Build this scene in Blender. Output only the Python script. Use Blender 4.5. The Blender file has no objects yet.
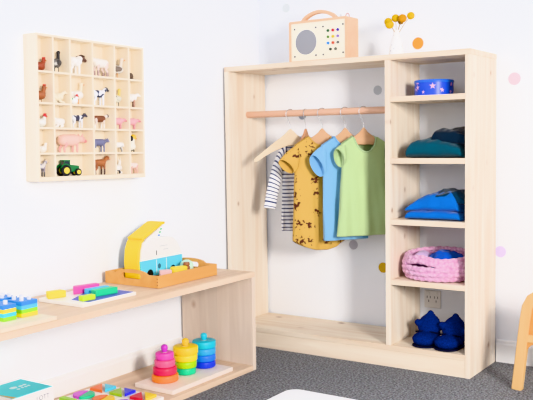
import bpy, bmesh, math, random
from mathutils import Vector, Matrix, noise
random.seed(7)
C = bpy.context.scene.collection
PI = math.pi

# ------------------------------------------------------------------ helpers
def lin(c):
    f = lambda v: v / 12.92 if v <= 0.04045 else ((v + 0.055) / 1.055) ** 2.4
    return (f(c[0] / 255), f(c[1] / 255), f(c[2] / 255), 1.0)

MATS = {}
def mat(name, rgb, rough=0.6, metal=0.0, bump=0.0, bscale=200.0, vary=0.0, spec=0.4, sheen=0.0):
    if name in MATS: return MATS[name]
    m = bpy.data.materials.new(name); m.use_nodes = True
    nt = m.node_tree; b = nt.nodes['Principled BSDF']
    b.inputs['Base Color'].default_value = lin(rgb)
    b.inputs['Roughness'].default_value = rough
    b.inputs['Metallic'].default_value = metal
    b.inputs['Specular IOR Level'].default_value = spec
    if sheen: b.inputs['Sheen Weight'].default_value = sheen
    if bump or vary:
        tc = nt.nodes.new('ShaderNodeTexCoord'); n = nt.nodes.new('ShaderNodeTexNoise')
        n.inputs['Scale'].default_value = bscale; n.inputs['Detail'].default_value = 3
        nt.links.new(tc.outputs['Object'], n.inputs['Vector'])
        if bump:
            bp = nt.nodes.new('ShaderNodeBump'); bp.inputs['Strength'].default_value = bump
            bp.inputs['Distance'].default_value = 0.002
            nt.links.new(n.outputs['Fac'], bp.inputs['Height']); nt.links.new(bp.outputs['Normal'], b.inputs['Normal'])
        if vary:
            r = nt.nodes.new('ShaderNodeValToRGB'); l = lin(rgb)
            r.color_ramp.elements[0].position = 0.3; r.color_ramp.elements[1].position = 0.7
            r.color_ramp.elements[0].color = tuple(x * (1 - vary) for x in l[:3]) + (1,)
            r.color_ramp.elements[1].color = tuple(min(1, x * (1 + vary)) for x in l[:3]) + (1,)
            nt.links.new(n.outputs['Fac'], r.inputs['Fac']); nt.links.new(r.outputs['Color'], b.inputs['Base Color'])
    MATS[name] = m
    return m

def wood(name, light, dark, grain='z', thick='y', knots=True, rough=0.55, knot_rgb=(150, 105, 75), stave=0.0, kscale=5.0, gs=28.0):
    """pine: stretched noise grain, glued staves and small knots"""
    if name in MATS: return MATS[name]
    m = bpy.data.materials.new(name); m.use_nodes = True
    nt = m.node_tree; N = nt.nodes.new; L = nt.links.new; b = nt.nodes['Principled BSDF']
    b.inputs['Roughness'].default_value = rough; b.inputs['Specular IOR Level'].default_value = 0.3
    tc = N('ShaderNodeTexCoord'); oi = N('ShaderNodeObjectInfo')
    add = N('ShaderNodeVectorMath'); add.operation = 'MULTIPLY_ADD'
    cmb = N('ShaderNodeCombineXYZ')
    for i in range(3): L(oi.outputs['Random'], cmb.inputs[i])
    L(cmb.outputs[0], add.inputs[0]); add.inputs[1].default_value = (3.1, 5.3, 7.7); L(tc.outputs['Object'], add.inputs[2])
    s = {a: gs for a in 'xyz'}; s[grain] = gs / 14.0
    mp = N('ShaderNodeVectorMath'); mp.operation = 'MULTIPLY'; mp.inputs[1].default_value = (s['x'], s['y'], s['z'])
    L(add.outputs[0], mp.inputs[0])
    n = N('ShaderNodeTexNoise'); n.inputs['Scale'].default_value = 1.0; n.inputs['Detail'].default_value = 5; n.inputs['Distortion'].default_value = 0.6
    L(mp.outputs[0], n.inputs['Vector'])
    r = N('ShaderNodeValToRGB'); r.color_ramp.elements[0].position = 0.25; r.color_ramp.elements[1].position = 0.72
    r.color_ramp.elements[0].color = lin(dark); r.color_ramp.elements[1].color = lin(light)
    L(n.outputs['Fac'], r.inputs['Fac']); col = r.outputs['Color']
    if stave:
        across = [a for a in 'xyz' if a not in (grain, thick)][0]
        sp = N('ShaderNodeSeparateXYZ'); L(tc.outputs['Object'], sp.inputs[0])
        dv = N('ShaderNodeMath'); dv.operation = 'DIVIDE'; L(sp.outputs['xyz'.index(across)], dv.inputs[0]); dv.inputs[1].default_value = stave
        fl = N('ShaderNodeMath'); fl.operation = 'FLOOR'; L(dv.outputs[0], fl.inputs[0])
        wn = N('ShaderNodeTexWhiteNoise'); wn.noise_dimensions = '1D'; L(fl.outputs[0], wn.inputs['W'])
        mr = N('ShaderNodeMapRange'); mr.inputs['To Min'].default_value = 0.93; mr.inputs['To Max'].default_value = 1.04
        L(wn.outputs['Value'], mr.inputs['Value'])
        mm = N('ShaderNodeVectorMath'); mm.operation = 'SCALE'; L(col, mm.inputs[0]); L(mr.outputs[0], mm.inputs['Scale']); col = mm.outputs[0]
    if knots:
        k = {a: kscale for a in 'xyz'}; k[thick] = 0.0; k[grain] = kscale * 0.75
        km = N('ShaderNodeVectorMath'); km.operation = 'MULTIPLY'; km.inputs[1].default_value = (k['x'], k['y'], k['z'])
        L(add.outputs[0], km.inputs[0])
        s2 = N('ShaderNodeSeparateXYZ'); L(km.outputs[0], s2.inputs[0]); c2 = N('ShaderNodeCombineXYZ')
        for i_, a_ in enumerate([q for q in 'xyz' if q != thick]): L(s2.outputs['xyz'.index(a_)], c2.inputs[i_])
        v = N('ShaderNodeTexVoronoi'); v.voronoi_dimensions = '2D'; v.inputs['Scale'].default_value = 1.0; L(c2.outputs[0], v.inputs['Vector'])
        kr = N('ShaderNodeMapRange'); kr.inputs['From Min'].default_value = 0.080; kr.inputs['From Max'].default_value = 0.02
        L(v.outputs['Distance'], kr.inputs['Value'])
        sc_ = N('ShaderNodeSeparateColor'); L(v.outputs['Color'], sc_.inputs[0])
        pk = N('ShaderNodeMapRange'); pk.inputs['From Min'].default_value = 0.45; pk.inputs['From Max'].default_value = 1.0; pk.inputs['To Max'].default_value = 0.9
        L(sc_.outputs[0], pk.inputs['Value'])
        kk = N('ShaderNodeMath'); kk.operation = 'MULTIPLY'; L(kr.outputs[0], kk.inputs[0]); L(pk.outputs[0], kk.inputs[1])
        mx = N('ShaderNodeMix'); mx.data_type = 'RGBA'; L(kk.outputs[0], mx.inputs['Factor'])
        L(col, mx.inputs['A']); mx.inputs['B'].default_value = lin(knot_rgb); col = mx.outputs['Result']
    L(col, b.inputs['Base Color'])
    MATS[name] = m
    return m

def attr_mat(name='painted_figure', rough=0.5):
    if name in MATS: return MATS[name]
    m = bpy.data.materials.new(name); m.use_nodes = True; nt = m.node_tree; b = nt.nodes['Principled BSDF']
    a = nt.nodes.new('ShaderNodeAttribute'); a.attribute_name = 'Col'
    nt.links.new(a.outputs['Color'], b.inputs['Base Color']); b.inputs['Roughness'].default_value = rough
    MATS[name] = m
    return m

class MB:
    """collects shapes into one mesh"""
    def __init__(s): s.bm = bmesh.new()
    def box(s, x0, x1, y0, y1, z0, z1, M=None):
        vs = [s.bm.verts.new(p) for p in ((x0,y0,z0),(x1,y0,z0),(x1,y1,z0),(x0,y1,z0),(x0,y0,z1),(x1,y0,z1),(x1,y1,z1),(x0,y1,z1))]
        for f in ((3,2,1,0),(4,5,6,7),(0,1,5,4),(1,2,6,5),(2,3,7,6),(3,0,4,7)): s.bm.faces.new([vs[i] for i in f])
        if M is not None: bmesh.ops.transform(s.bm, matrix=M, verts=vs)
        return s
    def loft(s, rings, close0=True, close1=True, loop=False):
        R = [[s.bm.verts.new(p) for p in r] for r in rings]; n = len(R[0])
        pairs = list(zip(R[:-1], R[1:])) + ([(R[-1], R[0])] if loop else [])
        for a, b in pairs:
            for i in range(n):
                s.bm.faces.new((a[i], a[(i+1) % n], b[(i+1) % n], b[i]))
        if not loop:
            if close0: s.bm.faces.new(R[0][::-1])
            if close1: s.bm.faces.new(R[-1])
        return s
    def tube(s, pts, rad, n=10, loop=False):
        pts = [Vector(p) for p in pts]; rings = []
        rad = rad if isinstance(rad, (list, tuple)) else [rad] * len(pts)
        up = None
        for i, p in enumerate(pts):
            if loop: d = pts[(i+1) % len(pts)] - pts[i-1]
            else: d = pts[min(i+1, len(pts)-1)] - pts[max(i-1, 0)]
            d.normalize()
            if up is None: up = Vector((0,0,1)) if abs(d.z) < 0.9 else Vector((1,0,0))
            a = d.cross(up).normalized(); bb = a.cross(d).normalized(); up = bb
            rings.append([p + (a * math.cos(t) + bb * math.sin(t)) * rad[i] for t in [2*PI*k/n for k in range(n)]])
        return s.loft(rings, loop=loop)
    def lathe(s, prof, c=(0,0,0), n=32, M=None, sx=1.0, sy=1.0):
        rings = []
        for r, z in prof:
            rings.append([Vector((c[0] + sx*r*math.cos(2*PI*k/n), c[1] + sy*r*math.sin(2*PI*k/n), c[2] + z)) for k in range(n)])
        if M is not None: rings = [[M @ p for p in r] for r in rings]
        return s.loft(rings)
    def prism(s, poly, axis, a0, a1, M=None):
        """poly: 2D points; extruded along axis ('x': poly is (y,z); 'y': (x,z); 'z': (x,y))"""
        def P(u, v, a): return {'x': (a,u,v), 'y': (u,a,v), 'z': (u,v,a)}[axis]
        r0 = [Vector(P(u,v,a0)) for u,v in poly]; r1 = [Vector(P(u,v,a1)) for u,v in poly]
        if M is not None: r0 = [M @ p for p in r0]; r1 = [M @ p for p in r1]
        return s.loft([r0, r1])
    def ell(s, c, r, M=None, sub=3):
        g = bmesh.ops.create_icosphere(s.bm, subdivisions=sub, radius=1.0)['verts']
        T = Matrix.Translation(Vector(c)) @ (M if M is not None else Matrix()) @ Matrix.Diagonal((r[0], r[1], r[2], 1))
        bmesh.ops.transform(s.bm, matrix=T, verts=g)
        return s
    def build(s, name, m, parent=None, smooth=None, bevel=0.0, seg=2, loc=None, subsurf=0, solid=0.0, rot=None):
        bmesh.ops.recalc_face_normals(s.bm, faces=s.bm.faces)
        me = bpy.data.meshes.new(name); s.bm.to_mesh(me); s.bm.free()
        return obj(name, me, m, parent, smooth, bevel, seg, loc, subsurf, solid, rot)

def obj(name, me, m, parent=None, smooth=None, bevel=0.0, seg=2, loc=None, subsurf=0, solid=0.0, rot=None):
    o = bpy.data.objects.new(name, me); C.objects.link(o)
    if m is not None: me.materials.append(m)
    if parent is not None: o.parent = parent
    if loc is not None: o.location = loc
    if rot is not None: o.rotation_euler = rot
    if solid:
        md = o.modifiers.new('Solidify', 'SOLIDIFY'); md.thickness = solid; md.offset = -1
    if bevel:
        md = o.modifiers.new('Bevel', 'BEVEL'); md.width = bevel; md.segments = seg; md.limit_method = 'ANGLE'; md.angle_limit = 0.6
    if subsurf:
        md = o.modifiers.new('Subsurf', 'SUBSURF'); md.levels = subsurf; md.render_levels = subsurf
    if smooth is None: smooth = 0.6
    if smooth:
        for p in me.polygons: p.use_smooth = True
        if smooth < 3: me.set_sharp_from_angle(angle=smooth)
    return o

def tag(o, label=None, cat=None, group=None, kind=None):
    if label: o['label'] = label
    if cat: o['category'] = cat
    if group: o['group'] = group
    if kind: o['kind'] = kind
    return o

def empty(name, loc, rz=0.0, label=None, cat=None, group=None):
    o = bpy.data.objects.new(name, None); C.objects.link(o); o.location = loc; o.rotation_euler = (0, 0, rz)
    o.empty_display_size = 0.02
    return tag(o, label, cat, group)

def rrect(x0, x1, y0, y1, r, n=6):
    pts = []
    for cx, cy, a0 in ((x1-r, y1-r, 0), (x0+r, y1-r, PI/2), (x0+r, y0+r, PI), (x1-r, y0+r, 1.5*PI)):
        for k in range(n+1):
            a = a0 + PI/2*k/n; pts.append((cx + r*math.cos(a), cy + r*math.sin(a)))
    return pts

def struct(o): o['kind'] = 'structure'; return o

# ------------------------------------------------------------------ materials of the setting
def carpet_mat():
    m = bpy.data.materials.new('grey_carpet'); m.use_nodes = True; nt = m.node_tree; N = nt.nodes.new; L = nt.links.new
    b = nt.nodes['Principled BSDF']; b.inputs['Roughness'].default_value = 0.95; b.inputs['Specular IOR Level'].default_value = 0.1
    tc = N('ShaderNodeTexCoord')
    n1 = N('ShaderNodeTexNoise'); n1.inputs['Scale'].default_value = 135; n1.inputs['Detail'].default_value = 4; n1.inputs['Roughness'].default_value = 0.7
    n2 = N('ShaderNodeTexVoronoi'); n2.inputs['Scale'].default_value = 230
    n3 = N('ShaderNodeTexNoise'); n3.inputs['Scale'].default_value = 6
    for n in (n1, n2, n3): L(tc.outputs['Object'], n.inputs['Vector'])
    r = N('ShaderNodeValToRGB'); e = r.color_ramp.elements
    e[0].position = 0.33; e[0].color = lin((52, 52, 60)); e[1].position = 0.68; e[1].color = lin((172, 174, 188))
    L(n1.outputs['Fac'], r.inputs['Fac'])
    mx = N('ShaderNodeMix'); mx.data_type = 'RGBA'; mx.blend_type = 'MULTIPLY'; mx.inputs['Factor'].default_value = 0.45
    L(r.outputs['Color'], mx.inputs['A']); L(n2.outputs['Color'], mx.inputs['B'])
    hs = N('ShaderNodeHueSaturation'); hs.inputs['Saturation'].default_value = 0.25; L(mx.outputs['Result'], hs.inputs['Color'])
    L(hs.outputs['Color'], b.inputs['Base Color'])
    bp = N('ShaderNodeBump'); bp.inputs['Strength'].default_value = 0.7; bp.inputs['Distance'].default_value = 0.006
    L(n1.outputs['Fac'], bp.inputs['Height']); L(bp.outputs['Normal'], b.inputs['Normal'])
    return m

WALL = mat('white_wall_paint', (241, 243, 247), 0.85, bump=0.05, bscale=60, spec=0.2)
TRIM = mat('white_gloss_trim', (244, 243, 242), 0.45)
WX, WY = -0.013, 0.013          # wall planes (the skirting fills the gap in front of them)

o = MB().box(WX, 4.0, -4.5, WY, -0.05, 0.0).build('floor', carpet_mat(), smooth=0); struct(o)
o = MB().box(WX-0.08, WX, -4.5, WY+0.08, -0.05, 2.5).build('wall_left', WALL, smooth=0); struct(o)
o = MB().box(WX, 4.0, WY, WY+0.08, -0.05, 2.5).build('wall_back', WALL, smooth=0); struct(o)
def skirting(poly_axis, a0, a1, name):
    d, h = 0.0125, 0.088
    if poly_axis == 'y': poly = [(WX, 0), (WX+d, 0), (WX+d, h-0.018), (WX+d*0.75, h-0.012), (WX+d*0.7, h-0.004), (WX+d*0.4, h), (WX, h)]
    else: poly = [(WY, 0), (WY-d, 0), (WY-d, h-0.018), (WY-d*0.75, h-0.012), (WY-d*0.7, h-0.004), (WY-d*0.4, h), (WY, h)]
    struct(MB().prism(poly, poly_axis, a0, a1).build(name, TRIM, smooth=0))
skirting('y', -4.4, 0.0, 'baseboard_left')
skirting('x', 1.1, 3.9, 'baseboard_back')

# ------------------------------------------------------------------ wardrobe
PX = wood('pine_board_lengthwise', (246, 233, 214), (228, 203, 176), 'x', 'z', stave=0.095)
PZ = wood('pine_upright', (247, 236, 220), (231, 210, 186), 'z', 'x', stave=0.09, kscale=7.0)
PK = wood('pine_front_board', (246, 232, 212), (233, 212, 188), 'x', 'y', kscale=4.0)
RAIL = wood('beech_rail', (226, 188, 164), (210, 166, 140), 'x', 'y', knots=False)
W0, W1, D, H, T = 0.003, 1.0975, 0.2816, 1.2, 0.02
XD = 0.7605; ZB = 0.0853
w = empty('open_wardrobe', (W0, 0, 0), label='tall open pine wardrobe with hanging rail and column of shelves', cat='wardrobe')
def wb(name, x0, x1, y0, y1, z0, z1, m): return MB().box(x0-W0, x1-W0, y0, y1, z0, z1).build(name, m, w, smooth=0, bevel=0.0015, seg=2)
wb('side_panel', W0, W0+T, -D, 0, 0, H-T, PZ)
wb('side_panel', W1-T, W1, -D, 0, 0, H-T, PZ)
wb('top_panel', W0, W1+0.001, -D-0.001, 0, H-T, H, PX)
wb('base_panel', W0+T, W1-T, -D, 0, ZB-T, ZB, PX)
wb('kick_board', W0+T, W1-T, -D+0.002, -D+0.02, 0, ZB-T-0.0005, PK)
wb('divider_panel', XD, XD+T, -D, 0, ZB, H-T, PZ)
SH = (0.3431, 0.5751, 0.8085, 1.0418)
for z in SH: wb('shelf', XD+T, W1-T, -D, 0, z-T, z, PX)
RY, RZ, RR = -0.14, 0.998, 0.0142
MB().tube([(T, RY, RZ), (XD-W0, RY, RZ)], RR, 24).build('hanging_rail', RAIL, w)

# ------------------------------------------------------------------ low shelf bench along the left wall
BX = wood('bench_board', (226, 203, 180), (202, 173, 147), 'y', 'z', stave=0.1, kscale=4.0)
BP = wood('bench_end', (219, 203, 187), (203, 184, 168), 'z', 'y', stave=0.09, kscale=5.0)
BD, BH, BY0, BY1 = 0.3495, 0.382, -2.15, -0.575
b = empty('low_shelf_unit', (0.0005, BY0, 0), label='long low pine shelf unit standing along the left wall', cat='shelf')
def bb(name, x0, x1, y0, y1, z0, z1, m): return MB().box(x0, x1, y0-BY0, y1-BY0, z0, z1).build(name, m, b, smooth=0, bevel=0.0015)
bb('top_panel', 0, BD, BY0, BY1, BH-T, BH, BX)
bb('base_panel', 0, BD, BY0+T, BY1-T, 0, T, BX)
bb('end_panel', 0, BD, BY1-T, BY1, 0, BH-T, BP)
bb('end_panel', 0, BD, BY0, BY0+T, 0, BH-T, BP)

# ------------------------------------------------------------------ wall stickers and socket
def dot(x, z, r, rgb, label):
    m = mat('sticker_%d_%d_%d' % rgb, rgb, 0.7)
    M = Matrix.Translation((0, 0, 0)) @ Matrix.Rotation(PI/2, 4, 'X')
    o = MB().lathe([(r, 0), (r, 0.0008)], n=40, M=M).build('wall_sticker', m, loc=(x, WY-0.0001, z))
    tag(o, label, 'wall sticker', 'round spot stickers on the back wall')
dot(0.135, 1.473, 0.0195, (206, 210, 212), 'pale grey round sticker high on wall above the toy radio')
dot(0.768, 1.268, 0.0235, (250, 168, 30), 'orange round sticker on wall just right of the vase')
dot(0.213, 0.994, 0.020, (150, 158, 172), 'grey-blue round sticker on wall directly behind the hanging rail')
dot(0.586, 1.087, 0.0195, (190, 195, 202), 'light grey round sticker on wall above the hanging rail beside the divider')
dot(0.465, 0.426, 0.021, (188, 186, 196), 'grey round sticker on wall under the hems of the hanging clothes')
dot(0.607, 0.336, 0.022, (205, 165, 40), 'ochre round sticker on wall half hidden by the wardrobe divider')
dot(1.163, 1.104, 0.0235, (240, 214, 226), 'pale pink round sticker on wall right of the wardrobe top')
dot(1.112, 0.436, 0.022, (220, 202, 238), 'lilac round sticker on wall low down right of the wardrobe')
s = empty('wall_socket', (0.832, WY, 0.222), label='white double wall socket on the wall behind the bottom wardrobe shelf', cat='socket')
MB().box(-0.036, 0.036, -0.007, 0, -0.036, 0.036).build('face_plate', mat('socket_plate', (232, 228, 222), 0.4), s, smooth=0, bevel=0.003)
dk = mat('socket_slots', (90, 84, 80), 0.5)
for q in (-0.016, 0.016):
    h = MB()
    h.box(q-0.008, q-0.0055, -0.0076, -0.0065, 0.004, 0.013); h.box(q+0.0055, q+0.008, -0.0076, -0.0065, 0.004, 0.013); h.box(q-0.0014, q+0.0014, -0.0076, -0.0065, -0.012, -0.003)
    h.build('outlet_slots', dk, s, smooth=0)
    MB().box(q-0.005, q+0.005, -0.0095, -0.0065, 0.019, 0.028).build('rocker_switch', mat('socket_plate', (0,0,0)), s, smooth=0, bevel=0.001)

# ------------------------------------------------------------------ radio on top of the wardrobe
RW = wood('radio_beech', (236, 200, 168), (226, 184, 150), 'x', 'y', knots=False)
r_ = empty('toy_radio', (0.286, -0.205, H+0.0006), math.radians(-1.5), label='wooden box radio with cream front and coloured buttons on the wardrobe', cat='radio')
rw, rd, rh, rt = 0.277, 0.092, 0.172, 0.009
k = MB()
poly = rrect(0, rw, 0, rh, 0.006, 4); inner = rrect(rt, rw-rt, rt, rh-rt, 0.003, 4)
rings = [[Vector((x, y, z)) for x, z in p] for p, y in ((poly, 0), (poly, rd), (inner, rd), (inner, 0))]
k.loft(rings, loop=True).build('radio_case', RW, r_, smooth=0.5)
cream = mat('radio_front_cream', (253, 246, 228), 0.5)
MB().box(rt, rw-rt, 0.003, 0.009, rt, rh-rt).build('front_plate', cream, r_, smooth=0)
MB().box(rt, rw-rt, rd-0.009, rd-0.003, rt, rh-rt).build('back_plate', cream, r_, smooth=0)
def rodY(mb, x, z, y0, y1, r, n=20):
    mb.tube([(x, y0, z), (x, y1, z)], r, n); return mb
grey = mat('speaker_cloth', (150, 150, 156), 0.8, bump=0.6, bscale=500)
rodY(MB(), 0.082, 0.084, 0.0018, 0.004, 0.051, 48).build('speaker_grille', grey, r_)
sc = mat('screw_steel', (120, 116, 112), 0.4, 0.5)
for x, z in ((0.027, 0.140), (0.130, 0.140), (0.027, 0.028), (0.130, 0.028), (0.165, 0.140), (0.165, 0.028), (0.258, 0.142), (0.258, 0.030)):
    rodY(MB(), x, z, 0.001, 0.004, 0.0042, 14).build('screw', sc, r_)
cols = [(45,90,50), (190,40,55), (75,50,150), (95,130,60), (205,180,50), (140,120,180), (60,140,210), (200,80,50), (110,110,105), (70,75,60), (100,100,85)]
pos = [(x_, z_) for z_ in (0.122, 0.097, 0.072) for x_ in (0.189, 0.212, 0.235)] + [(0.200, 0.047), (0.224, 0.047)]
for (x, z), c in zip(pos, cols):
    rodY(MB(), x, z, -0.0015, 0.004, 0.0058, 18).build('button', mat('button_%d_%d_%d' % c, c, 0.35), r_)
arc = [(0.036 + 0.168*t, 0.05, rh - 0.004 + 0.041*math.sin(PI*t)**0.6) for t in [i/16 for i in range(17)]]
k = MB(); rings = []
for i, p in enumerate(arc):
    d = (Vector(arc[min(i+1,16)]) - Vector(arc[max(i-1,0)])).normalized(); nn = Vector((-d.z, 0, d.x))
    c0 = Vector(p); rings.append([c0 + nn*a*0.0065 + Vector((0, bq*0.011, 0)) for a, bq in ((-1,-1),(1,-1),(1,1),(-1,1))])
k.loft(rings).build('carry_handle', RW, r_, bevel=0.002, smooth=0.7)
MB().tube([(0.232, 0.03, rh-0.002), (0.232, 0.03, rh+0.014)], 0.0035, 12).build('aerial_post', mat('aerial_steel', (170,170,172), 0.3, 0.8), r_)
MB().tube([(0.252+0.008*math.cos(a), 0.05, rh+0.006+0.012*math.sin(a)) for a in [PI*i/12-0.3 for i in range(15)]], 0.0022, 8).build('strap_loop', mat('strap_red', (190, 150, 150), 0.5), r_)

# ------------------------------------------------------------------ vase and flowers
vx, vy = 0.7535, -0.16
v = empty('bud_vase', (vx, vy, H+0.0006), label='small white speckled vase holding yellow ball flowers on the wardrobe', cat='vase')
vm = bpy.data.materials.new('speckled_porcelain'); vm.use_nodes = True; nt = vm.node_tree; pb = nt.nodes['Principled BSDF']; pb.inputs['Roughness'].default_value = 0.35
tc = nt.nodes.new('ShaderNodeTexCoord'); vo = nt.nodes.new('ShaderNodeTexVoronoi'); vo.inputs['Scale'].default_value = 75; rr = nt.nodes.new('ShaderNodeValToRGB')
rr.color_ramp.elements[0].position = 0.13; rr.color_ramp.elements[0].color = lin((130, 130, 140)); rr.color_ramp.elements[1].position = 0.2; rr.color_ramp.elements[1].color = lin((247, 246, 245))
nt.links.new(tc.outputs['Object'], vo.inputs['Vector']); nt.links.new(vo.outputs['Distance'], rr.inputs['Fac']); nt.links.new(rr.outputs['Color'], pb.inputs['Base Color'])
MB().lathe([(0.027,0),(0.0305,0.004),(0.030,0.015),(0.0255,0.045),(0.019,0.07),(0.0135,0.086),(0.0115,0.098),(0.0125,0.104),(0.0105,0.104),(0.0095,0.095),(0.012,0.08)], n=36).build('vase_body', vm, v, smooth=1.0)
ym = mat('craspedia_yellow', (214, 172, 20), 0.9, bump=1.0, bscale=700, vary=0.25)
stm = mat('dry_stem', (150, 125, 85), 0.8)
bl = [(-0.027, -0.016, 0.148, 0.0155, 'leftmost of the yellow ball flowers in the white vase'),
      (-0.005, 0.004, 0.162, 0.0155, 'yellow ball flower at upper left of the vase bunch'),
      (-0.010, -0.040, 0.133, 0.0160, 'lowest yellow ball flower at front of the vase bunch'),
      (0.004, 0.032, 0.151, 0.0115, 'small darker yellow ball flower in middle of the vase bunch'),
      (0.029, -0.008, 0.157, 0.0165, 'orange-yellow ball flower right of centre in the vase bunch'),
      (0.058, 0.006, 0.166, 0.0145, 'rightmost and highest yellow ball flower leaning out of the vase')]
for i, (dx, dy, dz, rad, lab) in enumerate(bl):
    f = empty('ball_flower', (vx, vy, H+0.06), label=lab, cat='flower', group='yellow ball flowers in the vase')
    top = Vector((dx, dy, dz-0.07)); ang = 2*PI*i/6
    p0 = Vector((0.006*math.cos(ang), 0.006*math.sin(ang), -0.04)); p1 = Vector((dx*0.12, dy*0.12, 0.03))
    MB().tube([p0, p1, p1.lerp(top, 0.5)+Vector((0,0,0.004)), top], 0.0013, 6).build('stem', stm, f)
    q = MB(); q.ell(top, (rad, rad, rad*0.96), sub=4)
    for vv in q.bm.verts:
        d = (vv.co - top); n1 = noise.noise(vv.co*420); vv.co = top + d*(1 + 0.09*n1)
    q.build('flower_head', ym if i not in (3, 4) else mat('craspedia_amber', (205, 142, 22) if i == 4 else (160,110,20), 0.9, bump=1.0, bscale=700, vary=0.25) if i == 4 else mat('craspedia_brown', (165, 120, 22), 0.9, bump=1.0, bscale=700, vary=0.2), f, smooth=3)

# ------------------------------------------------------------------ hangers and baby clothes
def hanger(x, ang, mname, light, dark, half, drop, label, zoff=-0.066):
    root = empty('coat_hanger', (x, RY, RZ), math.radians(ang), label=label, cat='hanger', group='wooden hangers on the rail')
    m = wood(mname, light, dark, 'x', 'y', knots=False)
    up, lo = [], []
    n = 24
    for i in range(n+1):
        s = -1 + 2*i/n; a = abs(s)
        hgt = 0.040*(1-a)**1.5 + 0.020
        e = a**1.15
        zt = zoff - drop*e
        sm = 0.012*math.exp(-(s/0.12)**2)
        up.append((s*half, zt - 0.012 + sm)); lo.append((s*half, zt - 0.012 - hgt*(0.6 if a > 0.97 else 1) + 0.0*sm))
    k = MB(); rings = []
    for (xa, za), (xb, zb) in zip(up, lo):
        rings.append([Vector((xa, -0.0055, za)), Vector((xa, 0.0055, za)), Vector((xb, 0.0055, zb)), Vector((xb, -0.0055, zb))])
    k.loft(rings).build('hanger_arms', m, root, bevel=0.003, smooth=0.8)
    R = 0.0206
    pts = [(0.0, 0, zoff-0.004), (0.0, 0, zoff+0.014), (-0.004, 0, zoff+0.024)]
    for i in range(15):
        a = math.radians(215 - i*14.5)
        pts.append((R*math.cos(a), 0, R*math.sin(a) - 0.0034))
    MB().tube(pts, 0.0016, 8).build('wire_hook', mat('hook_steel', (215, 215, 218), 0.25, 0.9), root)
    return root

def fabric(name, rgb, vary=0.04, rough=0.85):
    return mat(name, rgb, rough, bump=0.25, bscale=900, vary=vary, spec=0.15, sheen=0.2)

def stripe_mat():
    m = bpy.data.materials.new('navy_stripe_jersey'); m.use_nodes = True; nt = m.node_tree; N = nt.nodes.new; L = nt.links.new
    b = nt.nodes['Principled BSDF']; b.inputs['Roughness'].default_value = 0.85; b.inputs['Specular IOR Level'].default_value = 0.15
    a = N('ShaderNodeAttribute'); a.attribute_name = 'run'
    mu = N('ShaderNodeMath'); mu.operation = 'MULTIPLY'; mu.inputs[1].default_value = 1/0.0165; L(a.outputs['Fac'], mu.inputs[0])
    fr = N('ShaderNodeMath'); fr.operation = 'FRACT'; L(mu.outputs[0], fr.inputs[0])
    r = N('ShaderNodeValToRGB'); e = r.color_ramp.elements; r.color_ramp.interpolation = 'CONSTANT'
    e[0].position = 0; e[0].color = lin((62, 70, 110)); e[1].position = 0.30; e[1].color = lin((240, 240, 242))
    L(fr.outputs[0], r.inputs['Fac']); L(r.outputs['Color'], b.inputs['Base Color'])
    return m

def print_mat():
    m = bpy.data.materials.new('mustard_animal_print'); m.use_nodes = True; nt = m.node_tree; N = nt.nodes.new; L = nt.links.new
    b = nt.nodes['Principled BSDF']; b.inputs['Roughness'].default_value = 0.85; b.inputs['Specular IOR Level'].default_value = 0.15
    tc = N('ShaderNodeTexCoord')
    mp = N('ShaderNodeVectorMath'); mp.operation = 'MULTIPLY'; mp.inputs[1].default_value = (14, 0, 14); L(tc.outputs['Object'], mp.inputs[0])
    n = N('ShaderNodeTexNoise'); n.inputs['Scale'].default_value = 85; n.inputs['Detail'].default_value = 2; L(tc.outputs['Object'], n.inputs['Vector'])
    s2 = N('ShaderNodeSeparateXYZ'); L(mp.outputs[0], s2.inputs[0]); c2 = N('ShaderNodeCombineXYZ'); L(s2.outputs[0], c2.inputs[0]); L(s2.outputs[2], c2.inputs[1])
    v = N('ShaderNodeTexVoronoi'); v.voronoi_dimensions = '2D'; v.inputs['Scale'].default_value = 1; v.inputs['Randomness'].default_value = 0.7; L(c2.outputs[0], v.inputs['Vector'])
    ad = N('ShaderNodeMath'); ad.operation = 'MULTIPLY_ADD'; L(n.outputs['Fac'], ad.inputs[0]); ad.inputs[1].default_value = 1.3; L(v.outputs['Distance'], ad.inputs[2])
    r = N('ShaderNodeValToRGB'); e = r.color_ramp.elements
    e[0].position = 0.755; e[0].color = lin((96, 58, 48)); e[1].position = 0.83; e[1].color = lin((208, 168, 92))
    L(ad.outputs[0], r.inputs['Fac'])
    n2 = N('ShaderNodeTexNoise'); n2.inputs['Scale'].default_value = 8; L(tc.outputs['Object'], n2.inputs['Vector'])
    L(r.outputs['Color'], b.inputs['Base Color'])
    return m

def cloth_mesh(rings, name, closed_ring=True, run=None):
    """rings of points -> quads; 'run' gives one value per ring point for stripes"""
    bm = bmesh.new(); R = [[bm.verts.new(p) for p in r] for r in rings]; n = len(R[0])
    for a, b_ in zip(R[:-1], R[1:]):
        for i in range(n if closed_ring else n-1):
            bm.faces.new((a[i], a[(i+1) % n], b_[(i+1) % n], b_[i]))
    bmesh.ops.recalc_face_normals(bm, faces=bm.faces)
    me = bpy.data.meshes.new(name); bm.to_mesh(me); bm.free()
    at = me.attributes.new('run', 'FLOAT', 'POINT')
    if run:
        flat = [v for r in run for v in r]
        for i, v_ in enumerate(flat): at.data[i].value = v_
    return me

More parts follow.
